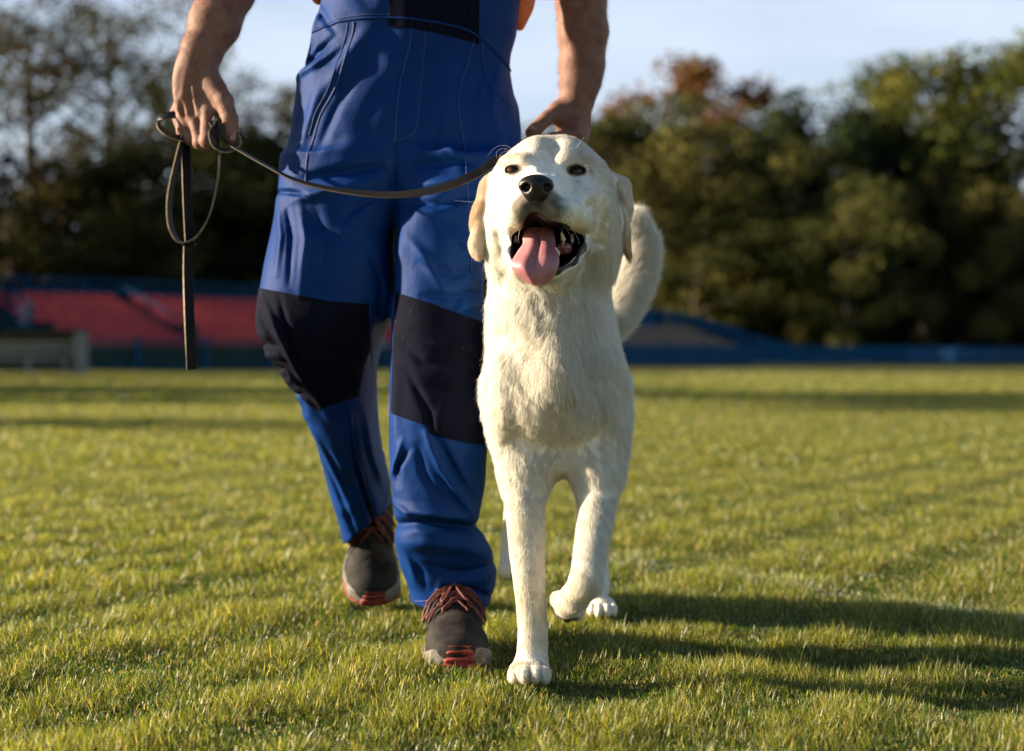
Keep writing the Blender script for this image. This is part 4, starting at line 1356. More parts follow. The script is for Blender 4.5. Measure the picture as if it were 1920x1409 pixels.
# ------------------------------------------------------------------ leash
m_lea = mat('black_leather', (0.006, 0.0055, 0.005), 0.5, 0.2); bump(m_lea, 300, .3, .0006)
m_edge = mat('tan_leather_edge', (0.30, 0.23, 0.13), 0.6); vary(m_edge, (.14, .105, .055), (.30, .23, .13), 120)
m_edge_d = mat('dark_leather_edge', (0.05, 0.036, 0.022), 0.6, .2)
leash = empty('leash', tuple(P(343, 300, 2.80)), 'black leather leash with tan edges, looped in the hand and running to the dog', 'leash')
def strap(name, ctrl, wv, hw=.0085, ht=.0014, n=90, parent=None, edge_m=None):
    """ctrl: (px,py,Y); wv: width direction at the start and end (or list)"""
    a = spline([tuple(P(*c)) for c in ctrl], n)
    T = np.gradient(a, axis=0); T /= np.linalg.norm(T, axis=1, keepdims=True)
    wv = np.array(wv, float)
    if wv.ndim == 1: wv = wv[None]
    t = np.linspace(0, len(wv)-1, n); i0 = np.minimum(t.astype(int), max(len(wv)-2, 0)); f = (t-i0)[:, None]
    w = wv[i0] if len(wv) == 1 else wv[i0]*(1-f) + wv[i0+1]*f
    w = w - (w*T).sum(1, keepdims=True)*T; w /= np.linalg.norm(w, axis=1, keepdims=True)
    N = np.cross(T, w)
    V = []; 
    prof = [(-1, -1), (1, -1), (1, 1), (-1, 1)]
    for i in range(n):
        for x, y in prof: V.append(a[i] + w[i]*hw*x + N[i]*ht*y)
    faces = []; edge = []
    for i in range(n-1):
        for k in range(4):
            k2 = (k+1) % 4
            (edge if k in (1, 3) else faces).append((i*4+k, i*4+k2, i*4+4+k2, i*4+4+k))
    ends = [(3, 2, 1, 0), ((n-1)*4, (n-1)*4+1, (n-1)*4+2, (n-1)*4+3)]
    me = bpy.data.meshes.new(name); me.from_pydata([tuple(v) for v in V], [], faces + edge + ends)
    me.materials.append(m_lea); me.materials.append(edge_m or m_edge)
    for j, p in enumerate(me.polygons):
        if j >= len(faces): p.material_index = 1
    me.update()
    o = link_mesh(name, me, None, parent or leash)
    b = o.modifiers.new('bevel', 'BEVEL'); b.width = .0005; b.segments = 1
    return o
Z = (0, 0, 1); YV = (0, 1, 0); XV = (1, 0, 0)
# from the fist across the thighs and behind the neck of the dog
strap('strap', [(400,222,2.745),(402,238,2.735),(418,262,2.725),(452,284,2.70),(505,314,2.665),(560,340,2.63),(640,358,2.585),(740,366,2.545),(830,352,2.53),(895,325,2.53),(935,300,2.54),(985,300,2.60),(1010,330,2.64)],
      [(0,.3,1),(0,1,.25),(0,1,.25),(0,.85,.5),(0,.5,1),(0,.2,1),(0,.2,1)], n=160, hw=.0078, ht=.0011, edge_m=m_edge_d)
# small loop hanging by the thumb
strap('thumb_loop', [(404,226,2.735),(394,250,2.72),(402,274,2.715),(425,284,2.715),(447,276,2.72),(452,258,2.73),(434,244,2.745),(412,240,2.76),(402,222,2.77)],
      [(0,.9,.6),(0,1,.5),(0,1,.4),(0,1,.4),(0,1,.5),(.2,1,.3)], hw=.0085)
# loop behind the little finger
strap('finger_loop', [(345,216,2.80),(322,216,2.79),(302,224,2.785),(300,238,2.78),(318,254,2.775),(346,261,2.78)],
      [(0,.7,1),(0,.75,1),(0,.9,.7),(0,1,.6),(0,.8,.7)], hw=.0085)
# long hanging bight, seen edge-on
strap('hanging_bight', [(352,258,2.80),(343,262,2.785),(330,310,2.775),(318,370,2.77),(319,420,2.77),(332,450,2.77),(348,455,2.77),(370,443,2.77),(392,405,2.77),(406,350,2.77),(411,300,2.765),(411,250,2.76),(404,226,2.77)],
      [(.25,1,0),(.3,1,.0),(.35,1,.0),(.2,1,.1),(-.25,1,.0),(-.35,1,0),(-.3,1,0)], n=150)
# second run of the strap hanging straight, then the stitched end
strap('hanging_run', [(350,258,2.80),(349,300,2.79),(351,370,2.785),(354,430,2.785),(356,462,2.785)], [(.75,.65,0),(.8,.6,0),(.85,.5,0)], hw=.0085)
strap('strap_end', [(354,456,2.78),(353,510,2.785),(354,570,2.78),(357,635,2.77),(360,694,2.765)], [(.95,.35,0),(.8,.6,0),(1,.1,0)], hw=.0092, ht=.0026)
b = MB()
b.box(P(355, 459, 2.78), (.0115, .0055, .0026)); b.build('keeper', m_lea, leash, bevel=.0008)

# ------------------------------------------------------------------ the dog
CHEST = rows([(440,940,1120,2.56,.075),(480,928,1128,2.54,.088),(520,924,1130,2.52,.095),(560,920,1130,2.51,.10),(600,917,1136,2.51,.11),(650,918,1150,2.53,.125),(700,922,1156,2.54,.14),
              (740,932,1146,2.55,.145),(780,940,1140,2.55,.128),(800,946,1136,2.555,.130),(820,953,1132,2.56,.120),(850,964,1128,2.56,.105),(872,972,1124,2.55,.085),(888,1000,1110,2.55,.04)])
NOSE_C = P(1005, 353, 2.281)
CAV_C = P(1022, 466, 2.345)
def f_cav(p):
    d = ell(p, CAV_C + (0, -.040, 0), (.0570, .130, .0335), rotm(0, -3, 0))
    d = smin(d, ell(p, P(1003, 434, 2.28), (.0165, .10, .0255)), .010)
    d = smin(d, ell(p, P(1027, 455, 2.415), (.060, .062, .036)), .012)
    return d
def f_ears(p):
    e = ell(p, P(925, 350, 2.452), (.019, .030, .022), rotm(0, 30, 0))
    e = smin(e, ell(p, P(905, 385, 2.458), (.0125, .033, .036), rotm(0, 22, 0)), .014)
    e = smin(e, ell(p, P(899, 428, 2.458), (.0115, .032, .036), rotm(0, 12, 0)), .014)
    e = smin(e, ell(p, P(897, 462, 2.455), (.0115, .021, .019)), .012)
    g = ell(p, P(1146, 342, 2.472), (.026, .030, .014), rotm(0, 25, 0))
    g = smin(g, ell(p, P(1170, 372, 2.475), (.0120, .034, .030), rotm(0, -10, 0)), .014)
    g = smin(g, ell(p, P(1169, 418, 2.475), (.0100, .032, .034), rotm(0, 0, 0)), .012)
    g = smin(g, cone(p, P(1128, 327, 2.462), P(1168, 350, 2.462), .007, .006), .008)
    g = smin(g, cone(p, P(1166, 440, 2.470), P(1181, 483, 2.462), .0105, .0035), .012)
    return np.minimum(e, g)
def f_head(p):
    d = ell(p, P(1032, 342, 2.455), (.083, .085, .066))
    for c, r in ((P(1008, 297, 2.425), .030), (P(1063, 297, 2.43), .030)):
        d = smin(d, ell(p, c, (r, r*1.3, r)), .022)
    d = smin(d, ell(p, P(975, 322, 2.425), (.030, .036, .026)), .022)
    d = smin(d, ell(p, P(1083, 322, 2.43), (.033, .036, .027)), .022)
    d = smin(d, ell(p, P(958, 385, 2.43), (.034, .060, .055)), .03)
    d = smin(d, ell(p, P(1108, 385, 2.44), (.038, .060, .060)), .03)
    d = smin(d, ell(p, P(948, 450, 2.47), (.036, .060, .060)), .035)
    d = smin(d, ell(p, P(1116, 455, 2.475), (.042, .060, .065)), .035)
    m = cone(p, P(1022, 350, 2.40), P(1009, 372, 2.318), .040, .030)
    d = smin(d, m, .028)
    fl = ell(p, P(982, 398, 2.330), (.029, .040, .0255), rotm(0, 12, 0))
    fr = ell(p, P(1046, 402, 2.335), (.036, .044, .0255), rotm(0, -6, 0))
    fl = smin(fl, ell(p, P(958, 412, 2.375), (.017, .032, .020)), .02)
    fr = smin(fr, ell(p, P(1086, 411, 2.380), (.023, .036, .022)), .02)
    d = smin(d, smin(fl, fr, .010), .016)
    # eye hollows and furrow between the brows
    d = smax(d, -ell(p, P(962, 320, 2.352), (.016, .015, .010)), .020)
    d = smax(d, -ell(p, P(1081, 322, 2.362), (.018, .015, .011)), .020)
    d = smax(d, -cone(p, P(1035, 262, 2.395), P(1026, 315, 2.350), .003, .004), .026)
    d = smin(d, cone(p, P(948, 304, 2.395), P(978, 302, 2.375), .0035, .005), .024)
    d = smin(d, cone(p, P(1064, 302, 2.378), P(1100, 306, 2.405), .005, .0035), .024)
    d = smin(d, ell(p, P(1092, 372, 2.385), (.020, .030, .020)), .022)
    d = smin(d, ell(p, P(950, 372, 2.390), (.016, .028, .018)), .022)
    # lower jaw
    jaw = chain(p, [P(1097, 436, 2.435), P(1090, 462, 2.40), P(1072, 487, 2.365), P(1040, 506, 2.340), P(1008, 511, 2.333), P(976, 500, 2.345), P(960, 474, 2.385), P(953, 440, 2.43)],
                [.011, .0115, .0115, .0115, .012, .0115, .011, .011], .012)
    jaw = smin(jaw, ell(p, P(1022, 500, 2.42), (.052, .080, .024)), .02)
    d = smin(d, jaw, .014)
    d = smax(d, -f_cav(p), .005)
    jl = chain(p, [P(1097, 440, 2.425), P(1088, 464, 2.388), P(1071, 486, 2.352), P(1041, 503, 2.329), P(1008, 507, 2.322), P(978, 497, 2.334), P(962, 472, 2.374)], [.0062]*7, .006)
    d = smin(d, jl, .004)
    # cheek creases behind the right corner of the mouth
    for pts in ([(1102,395),(1116,418),(1113,452)], [(1116,385),(1133,415),(1128,458)], [(932,410),(936,440),(944,470)]):
        e, t = seg2(p, W(pts, 2.40))
        d = d + .0022*np.exp(-(e/.0075)**2) * np.clip((2.46-p[:, 1])/.04, 0, 1)
        d = d - .0016*np.exp(-((e-.014)/.009)**2) * np.clip((2.46-p[:, 1])/.04, 0, 1)
    d = smin(d, f_ears(p), .010)
    return d
def toes(p, cs, r, d, k=.004):
    for c in cs:
        d = smin(d, ell(p, c, r), k)
    return d
def f_legs(p):
    a = limb(p, [P(980, 780, 2.53), P(985, 865, 2.50), P(985, 945, 2.46), P(989, 1040, 2.435), P(994, 1110, 2.42), P(999, 1180, 2.415), P(998, 1225, 2.41)],
              [.046, .0345, .0300, .0262, .0226, .0222, .0232], 13)
    a = smin(a, ell(p, P(993, 1256, 2.39), (.030, .042, .017)), .016)
    a = toes(p, [P(965, 1268, 2.362), P(983, 1266, 2.348), P(1004, 1266, 2.348), P(1020, 1268, 2.360)], (.0105, .022, .0135), a, .0055)
    b = limb(p, [P(1124, 790, 2.53), P(1121, 870, 2.49), P(1121, 940, 2.45), P(1108, 1030, 2.385), P(1099, 1092, 2.335)], [.044, .0330, .0285, .0240, .0225], 11)
    b2 = chain(p, [P(1099, 1092, 2.335), P(1080, 1118, 2.350), P(1066, 1132, 2.385)], [.0205, .0195, .0205], .012)
    b2 = toes(p, [P(1050, 1124, 2.392), P(1053, 1140, 2.400), P(1064, 1148, 2.405), P(1078, 1146, 2.405)], (.0125, .017, .0125), b2)
    b = smin(b, b2, .012)
    d = np.minimum(a, b)
    # hind legs
    def Q(x, y, z): return np.array((x, y, z))
    h = limb(p, [Q(.115, 2.98, .42), Q(.155, 2.90, .31), Q(.163, 3.13, .165), Q(.168, 3.04, .045)], [.088, .058, .027, .022], 12)
    h = smin(h, ell(p, Q(.170, 2.990, .020), (.028, .042, .019)), .016)
    h = toes(p, [Q(.150, 2.962, .016), Q(.163, 2.950, .016), Q(.178, 2.950, .016), Q(.191, 2.962, .016)], (.0085, .020, .0135), h)
    g = limb(p, [Q(.045, 2.98, .42), Q(.020, 2.98, .30), Q(.012, 3.22, .20), Q(-.002, 3.16, .085)], [.088, .058, .027, .022], 12)
    g = smin(g, ell(p, Q(-.003, 3.13, .070), (.024, .036, .022)), .014)
    return np.minimum(d, np.minimum(h, g))
TAIL = [P(1085, 625, 3.10), P(1130, 608, 3.14), P(1163, 568, 3.16), P(1186, 520, 3.17), P(1197, 472, 3.16), P(1192, 432, 3.14)]
def f_dog(p):
    d = loft(p, CHEST, 2.1)
    d = smin(d, ell(p, (.078, 2.72, .455), (.098, .30, .130)), .05)
    d = smin(d, ell(p, (.080, 2.98, .455), (.100, .15, .12)), .05)
    d = smin(d, cone(p, P(1033, 430, 2.56), P(1035, 600, 2.58), .074, .095), .04)
    # muscles of the front
    d = smin(d, ell(p, P(948, 735, 2.47), (.026, .055, .075)), .03)
    d = smin(d, ell(p, P(1136, 740, 2.48), (.022, .055, .075)), .03)
    d = smin(d, ell(p, P(1036, 690, 2.425), (.036, .045, .070)), .03)
    d = smin(d, ell(p, P(1002, 762, 2.445), (.034, .040, .042)), .03)
    d = smin(d, ell(p, P(1084, 768, 2.450), (.032, .040, .042)), .03)
    d = smin(d, ell(p, P(988, 690, 2.455), (.034, .045, .060)), .03)
    d = smin(d, ell(p, P(1048, 862, 2.49), (.020, .04, .022)), .025)
    d = smin(d, cone(p, P(960, 730, 2.50), P(984, 880, 2.485), .043, .034), .03)
    d = smin(d, cone(p, P(1122, 730, 2.50), P(1121, 880, 2.475), .043, .034), .03)
    d = smin(d, f_legs(p), .042)
    for pts, a, w in ((W([(1040,745),(1046,800),(1044,860)], 2.42), .005, .009), (W([(975,640),(985,700),(990,740)], 2.42), .004, .010),
                      (W([(1090,640),(1100,680),(1098,720)], 2.42), .004, .010), (W([(952,770),(962,815),(985,850)], 2.44), .005, .010), (W([(1120,770),(1112,815),(1098,850)], 2.44), .005, .010),
                      (W([(930,600),(952,650),(962,700),(985,735)], 2.44), .0028, .010), (W([(1105,610),(1092,660),(1096,705),(1118,735)], 2.44), .003, .010),
                      (W([(1010,580),(1020,640),(1012,700)], 2.42), .004, .010), (W([(1062,590),(1064,650),(1072,705)], 2.42), .004, .009),
                      (W([(960,525),(1010,548),(1070,540)], 2.42), .006, .014),
                      (W([(985,600),(1000,640)], 2.42), -.004, .010), (W([(1040,650),(1046,720)], 2.42), -.005, .010), (W([(1110,650),(1125,700)], 2.44), -.004, .012)):
        e, t = seg2(p, pts); w = w*1.7; a = a*.62*np.sin(t*2.6+.27)
        d = d + a*np.exp(-(e/w)**2)*np.clip((2.60-p[:, 1])/.06, 0, 1)
    d = smin(d, f_head(p), .035)
    d = smax(d, -f_cav(p), .004)
    tl = limb(p, TAIL, [.028, .028, .028, .027, .024, .014], 12)
    d = smin(d, tl, .03)
    return d
dog = empty('dog', (.07, 2.7, 0), 'cream white dog walking at the camera, mouth open, pink tongue out, tail raised', 'dog')
V, Q = iso(f_dog, (-.115, 2.24, -.01), (.30, 3.30, .86), .0026)
_, N = grad(f_dog, V.astype(np.float32), .002)
V = V.astype(np.float32)

def eye_pos(px, py):
    """where the ray through a photo point meets the head"""
    c = np.array([0, 0, CAMZ]); t = P(px, py, 2.2); 
    for Y in np.arange(2.24, 2.5, .0005):
        q = P(px, py, Y)
        if f_head(q[None].astype(np.float32))[0] < 0: return q
    return P(px, py, 2.38)
EYES = [(eye_pos(962, 318), (.0112, .0064)), (eye_pos(1081, 320), (.0134, .0074))]
SPREAD = {}
def dog_tint(X, Nn):
    x, y, z = X[:, 0], X[:, 1], X[:, 2]
    n = len(X)
    base = np.array([.91, .88, .81]); C = np.repeat(base[None], n, 0)
    tanw = np.clip(.5 + waves(X, 22, 6, 3)*.5, 0, 1)[:, None] * .22
    C = C*(1-tanw) + np.array([.82, .74, .60])*tanw
    def mixin(C, w, col): w = np.clip(w, 0, 1)[:, None]; return C*(1-w) + np.array(col)*w
    C = mixin(C, (.36-z)/.16*.9*(y < 2.75), (.89, .85, .76))
    # ears tan
    e = f_ears(X); 
    C = mixin(C, (.010 - e)/.012 * np.where(x < .0, .8, .42+.4*np.clip((P(0, 400, 2.45)[2]-z)/.05, -.6, 1)) * (.75+.25*waves(X, 60, 4, 61)), (.52, .30, .13))
    # tan brows; the tint also paints in brow and lid shadow
    for (q, _) in EYES:
        dd = np.linalg.norm((X - q - np.array((0, 0, .012)))/np.array([1.3, 1, 1]), axis=1)
        C = mixin(C, (.028-dd)/.022*.45, (.52, .37, .20))
    # eye rims
    for (q, (rx, rz)) in EYES:
        dd = np.sqrt(((x-q[0])/(rx*1.0))**2 + ((z-q[2])/(rz*1.05))**2) + (y > q[1]+.03)*9
        C = mixin(C, (1.30-dd)/.22, (.022, .016, .012))
        s = np.sign(q[0]-NOSE_C[0]) 
        inner = np.linalg.norm((X - q + np.array((s*.016, 0, .003)))/np.array([1, 1, .6]), axis=1)
        C = mixin(C, (.008-inner)/.006*.75, (.05, .035, .025))
    # muzzle stain under and around the nose
    dn = np.linalg.norm((X - P(1008, 388, 2.292))/np.array([1.45, 1.2, .95]), axis=1)
    sp = .5 + .5*waves(X, 260, 6, 5)
    C = mixin(C, (.037-dn)/.012*(.65+.35*sp)*.95, (.055, .048, .042))
    C = mixin(C, (.044-dn)/.016*.45*np.clip(sp, 0, 1), (.30, .25, .19))
    for (a_, b_) in ((1058, 402), (1066, 408), (1050, 408), (1060, 414), (1072, 402), (1044, 400), (1068, 416), (978, 402), (970, 408), (984, 410), (974, 416)):
        w_ = P(a_, b_, 2.30); g_ = np.hypot(x-w_[0], z-w_[2])
        C = mixin(C, (.0018-g_)/.0008*.6*(y < 2.36), (.16, .12, .08))
    # mouth
    cv = f_cav(X)
    C = mixin(C, (.0050 - cv)/.0022 * (z > P(0, 540, 2.35)[2]) * (y < 2.50), (.008, .006, .006))
    jl = chain(X, [P(1097, 440, 2.425), P(1088, 464, 2.388), P(1071, 486, 2.352), P(1041, 503, 2.329), P(1008, 507, 2.322), P(978, 497, 2.334), P(962, 472, 2.374)], [.0062]*7, .006)
    C = mixin(C, (.0048-jl)/.0015, (.030, .030, .034))
    # paw grime, pads, and darker lines between the toes
    C = mixin(C, (.10-z)/.12*.5, (.60, .52, .40))
    C = mixin(C, np.clip(waves(X, 70, 5, 66), 0, 1)*.22*(z < .25), (.66, .58, .44))
    pad = np.linalg.norm(X - P(1062, 1152, 2.405), axis=1)
    C = mixin(C, (.026-pad)/.01*(Nn[:, 2] < -.5), (.06, .045, .04))
    for q in ((974, 1266), (994, 1267), (1013, 1266)):
        g = np.abs(x - P(q[0], 0, 2.35)[0])
        C = mixin(C, (.0022-g)/.0015*(z < .034)*(z > 0)*(y < 2.39)*.35, (.22, .17, .13))
    return C
def bare(X):
    """1 where no fur grows"""
    z, y, x = X[:, 2], X[:, 1], X[:, 0]
    w = (f_cav(X) < .0045) & (y < 2.50) & (z > P(0, 545, 2.35)[2])
    jl = chain(X, [P(1097, 440, 2.425), P(1088, 464, 2.388), P(1071, 486, 2.352), P(1041, 503, 2.329), P(1008, 507, 2.322), P(978, 497, 2.334), P(962, 472, 2.374)], [.0062]*7, .006)
    w |= jl < .0042
    w |= ell(X, NOSE_C, (.0275, .020, .0225)) < .0015
    for (q, (rx, rz)) in EYES:
        w |= (((x-q[0])/(rx*1.12))**2 + ((z-q[2])/(rz*1.2))**2 < 1) & (y < q[1]+.03)
    w |= z < .008
    return w
m_dog = mat('dog_skin', (.7, .6, .45), 0.65, 0.3)
vc = nd(m_dog, 'ShaderNodeVertexColor'); vc.layer_name = 'tint'; lk(m_dog, vc, 0, bsdf(m_dog), 'Base Color')
bump(m_dog, 300, .4, .001)
# wet dark mouth skin is glossy: roughness follows how dark the tint is
sepc = nd(m_dog, 'ShaderNodeSeparateColor'); lk(m_dog, vc, 0, sepc, 0)
rr_ = nd(m_dog, 'ShaderNodeMapRange'); rr_.inputs['From Min'].default_value = .02; rr_.inputs['From Max'].default_value = .12; rr_.inputs['To Min'].default_value = .34; rr_.inputs['To Max'].default_value = .75
lk(m_dog, sepc, 0, rr_, 0); lk(m_dog, rr_, 0, bsdf(m_dog), 'Roughness')
rs_ = nd(m_dog, 'ShaderNodeMapRange'); rs_.inputs['From Min'].default_value = .016; rs_.inputs['From Max'].default_value = .03; rs_.inputs['To Min'].default_value = .06; rs_.inputs['To Max'].default_value = .4
lk(m_dog, sepc, 0, rs_, 0); lk(m_dog, rs_, 0, bsdf(m_dog), 'Specular IOR Level')
# press the lids open around the eyeballs
for (q, (rx, rz)) in EYES:
    r = np.sqrt(((V[:, 0]-q[0])/rx)**2 + ((V[:, 2]-q[2] + .0006)/rz)**2)
    m = (r < 1.25) & (V[:, 1] < q[1]+.03)
    V[m, 1] += (.0075*np.clip((1.12-r[m])/.28, 0, 1)).astype(np.float32)
me = np_mesh('body', V, Q); vcol(me, dog_tint(V, N))
dbody = link_mesh('body', me, m_dog, dog)

# ---- eyes, nose, mouth
m_deye = mat('dog_eye', (.006, .003, .002), .04, .45)
# brown iris round a black pupil, set by the direction of the gaze
ge = nd(m_deye, 'ShaderNodeNewGeometry'); dt = nd(m_deye, 'ShaderNodeVectorMath'); dt.operation = 'DOT_PRODUCT'; dt.inputs[1].default_value = (0.05, -0.985, 0.15)
ra_ = nd(m_deye, 'ShaderNodeValToRGB'); lk(m_deye, ge, 'Normal', dt, 0); lk(m_deye, dt, 'Value', ra_, 0)
el_ = ra_.color_ramp.elements; el_[0].position = .60; el_[0].color = (.010, .006, .004, 1); el_[1].position = .955; el_[1].color = (.001, .001, .001, 1)
e2 = el_.new(.70); e2.color = (.060, .026, .010, 1); e3 = el_.new(.93); e3.color = (.035, .014, .006, 1)
lk(m_deye, ra_, 0, bsdf(m_deye), 'Base Color')
m_nose = mat('dog_nose', (.007, .0065, .007), .36, .38); bump(m_nose, 700, .55, .0009, 2)
m_tongue = mat('tongue', (.50, .17, .18), .42, .5)
vary(m_tongue, (.34, .135, .155), (.46, .20, .215), 30, 3); bump(m_tongue, 700, .5, .0007, 2)
bsdf(m_tongue).inputs['Subsurface Weight'].default_value = .35; bsdf(m_tongue).inputs['Subsurface Radius'].default_value = (.012, .003, .002)
bsdf(m_tongue).inputs['Subsurface Scale'].default_value = 1.0
m_tooth = mat('tooth', (.70, .66, .52), .25, .6)
m_gum = mat('gum', (.22, .07, .07), .22, .6)
for (q, (rx, rz)) in EYES:
    c = q + np.array((.0012 if q[0] < .03 else -.0006, .0128, -.0004))
    Ve, Qe = iso(lambda p: ell(p, c, (.0124, .0108, .0104)), c-.016, c+.016, .0012)
    link_mesh('eye', np_mesh('eye', Ve, Qe), m_deye, dog)
def f_nose(p):
    d = ell(p, NOSE_C + (0, 0, .004), (.0262, .018, .0160))
    d = smin(d, ell(p, NOSE_C + (0, -.001, -.010), (.0165, .014, .0125)), .010)
    for s, cx in ((-1, 986), (1, 1027)):
        c = P(cx, 352, 2.2665)
        d = smax(d, -ell(p, c, (.0068, .010, .0058), rotm(0, s*20, 0)), .004)
        d = smax(d, -cone(p, c + (s*.004, .001, -.001), c + (s*.012, .006, .000), .0026, .0016), .003)
    d = smax(d, -cone(p, NOSE_C + (0, -.0185, -.006), NOSE_C + (0, -.014, -.026), .0012, .0016), .003)
    return d
Vn, Qn = iso(f_nose, NOSE_C - (.034, .03, .032), NOSE_C + (.034, .03, .028), .0011)
link_mesh('nose', np_mesh('nose', Vn, Qn), m_nose, dog)
# tongue: a thick curved sheet out over the lower lip
TG = [  # left px, right px, py, Y of the surface
 (985, 1036, 424, 2.385), (980, 1041, 440, 2.362), (979, 1043, 455, 2.345), (970, 1046, 470, 2.327), (960, 1050, 485, 2.314), (958, 1049, 499, 2.308), (966, 1044, 512, 2.307), (980, 1034, 525, 2.309), (993, 1022, 535, 2.313)]
tz = [P(0, r[2], r[3])[2] for r in TG]
TGr = sorted([(P(0, r[2], r[3])[2], (P(r[0], 0, r[3])[0]+P(r[1], 0, r[3])[0])/2, r[3], (P(r[1], 0, r[3])[0]-P(r[0], 0, r[3])[0])/2) for r in TG])
TGf = spline(TGr, 80)
def f_tongue(p):
    z = p[:, 2]; Z_ = TGf[:, 0]
    cx = np.interp(z, Z_, TGf[:, 1]); cy = np.interp(z, Z_, TGf[:, 2]); hw = np.interp(z, Z_, TGf[:, 3])
    u = (p[:, 0]-cx)/hw
    # centre groove and curled edges
    groove = .0042*np.exp(-(u/.10)**2)*np.clip((z-TGr[2][0])/.05, 0, 1)
    ysurf = cy + .006 + groove + .010*np.abs(u)**2.5 - .004*np.exp(-((np.abs(u)-.45)/.3)**2)
    th = .0048
    e = np.abs(p[:, 1] - ysurf) - th
    side = (np.abs(u)-1)*hw
    d = smax(e*.75, side, .006)
    d = smax(d, np.maximum(Z_[0] - .002 - z, z - Z_[-1]), .008)
    return d - .0003*waves(p, 180, 4, 4)
Vt, Qt = iso(f_tongue, (P(945, 0, 2.3)[0], 2.285, tz[-1]-.012), (P(1060, 0, 2.3)[0], 2.43, tz[0]+.012), .0014)
link_mesh('tongue', np_mesh('tongue', Vt, Qt), m_tongue, dog)
def blob(name, f, c, r, h, m):
    Vb, Qb = iso(f, np.array(c)-r, np.array(c)+r, h); return link_mesh(name, np_mesh(name, Vb, Qb), m, dog)
for a, b_, r0 in ((P(1056, 449, 2.372), P(1053, 437, 2.366), .0040), (P(1046, 477, 2.345), P(1042, 466, 2.340), .0032), (P(1073, 452, 2.40), P(1073, 440, 2.40), .0032), (P(967, 452, 2.40), P(967, 443, 2.395), .0032)):
    c = (a+b_)/2
    blob('tooth', lambda p: cone(p, a, b_, r0, .0016), c, .018, .0011, m_tooth)
c = P(1057, 466, 2.378); blob('gum', lambda p: ell(p, c, (.012, .02, .011)) - .0006*waves(p, 300, 4, 2), c, .026, .0015, m_gum)
# claws
m_claw = mat('claw', (.10, .08, .07), .4)
for c0 in (P(962, 1270, 2.345), P(982, 1270, 2.330), P(1004, 1270, 2.330), P(1022, 1269, 2.343)):
    b = MB(); b.tube([tuple(c0 + (0, .006, .003)), tuple(c0 + (0, 0, .002)), tuple(c0 + (0, -.003, -.002))], [.0026, .0022, .0006], 6); b.build('claw', m_claw, dog, smooth=True)

# ---- fur
def region(X):
    """smooth weights and fur parameters: direction, length, radius, density"""
    x, y, z = X[:, 0].astype(float), X[:, 1].astype(float), X[:, 2].astype(float)
    n = len(X)
    def ss(a, lo, hi): t = np.clip((a-lo)/(hi-lo), 0, 1); return t*t*(3-2*t)
    hd = f_head(X)
    w_head = ss(-hd, -.006, .000) * ss(z, P(0, 500, 2.40)[2], P(0, 455, 2.40)[2])
    w_head = np.maximum(w_head, (f_ears(X) < .004)*1.0)
    dn = np.linalg.norm(X - NOSE_C, axis=1)
    d_head = (X - (NOSE_C + np.array((0, -.02, .01)))) ; d_head = d_head/np.linalg.norm(d_head, axis=1, keepdims=True)
    d_head = d_head + np.array((0, .25, 0))
    low = ss(NOSE_C[2]-.03 - z, 0, .03)[:, None]           # cheeks and flews sweep down and back
    d_head = d_head*(1-.5*low) + np.array((0, .3, -.7))*low*.5
    L_head = np.interp(dn, [.02, .05, .10, .15, .20], [.0022, .0038, .0065, .0105, .016])
    w_ear = np.clip((.006 - f_ears(X))/.008, 0, 1)
    d_ear = np.array((0, .15, -1.0))
    # body
    d_body = np.stack([.25*np.sin(x*30+2)*0 + (x-.06)*2.2, .15 + 0*y, -1 + 0*z], 1)
    sw = np.stack([waves(X, 26, 6, 31), waves(X, 26, 6, 32)*.4, waves(X, 26, 6, 33)*.35], 1)
    d_body = d_body + (sw*.30 + np.stack([waves(X, 75, 5, 34), 0*x, waves(X, 75, 5, 36)*.4], 1)*.16)*ss(z, .27, .36)[:, None]
    back = ss(y, 2.60, 2.75)[:, None]
    d_body = d_body*(1-back) + np.array((0, .9, -.55))*back
    L_body = np.interp(z, [.0, .03, .10, .25, .33, .42, .60, .75], [.0035, .0070, .0100, .0125, .016, .022, .027, .024])
    w_tail = (ss(x, .17, .20) * (y > 2.95) * (z > .42)).astype(float)
    T = np.array(TAIL); kk = np.argmin(((X[:, None, :].astype(float) - spline(T, 30)[None])**2).sum(-1), 1) if w_tail.max() > 0 else np.zeros(n, int)
    sp = spline(T, 30); tg = np.gradient(sp, axis=0); tg /= np.linalg.norm(tg, axis=1, keepdims=True)
    d_tail = tg[kk] + np.array((.10, 0, -.35))
    D = d_body*(1-w_head[:, None]) + d_head*w_head[:, None]
    D = D*(1-w_ear[:, None]) + d_ear*w_ear[:, None]
    D = D*(1-w_tail[:, None]) + d_tail*w_tail[:, None]
    L = L_body*(1-w_head) + L_head*w_head
    L = L*(1-w_ear) + (.010)*w_ear
    L = L*(1-w_tail) + .050*w_tail
    R = np.where(w_head > .5, .00015, .00019); R = np.where(z < .28, .00017, R); R = np.where(w_tail > .5, .00028, R)
    dens = np.where(w_head > .5, 2.0, 1.0); dens = np.where((z < .28), 2.0, dens); dens = np.where(y > 2.75, .35, dens); dens = np.where(w_tail > .5, 2.4, dens)
    return D, L, R, dens, w_head, w_tail
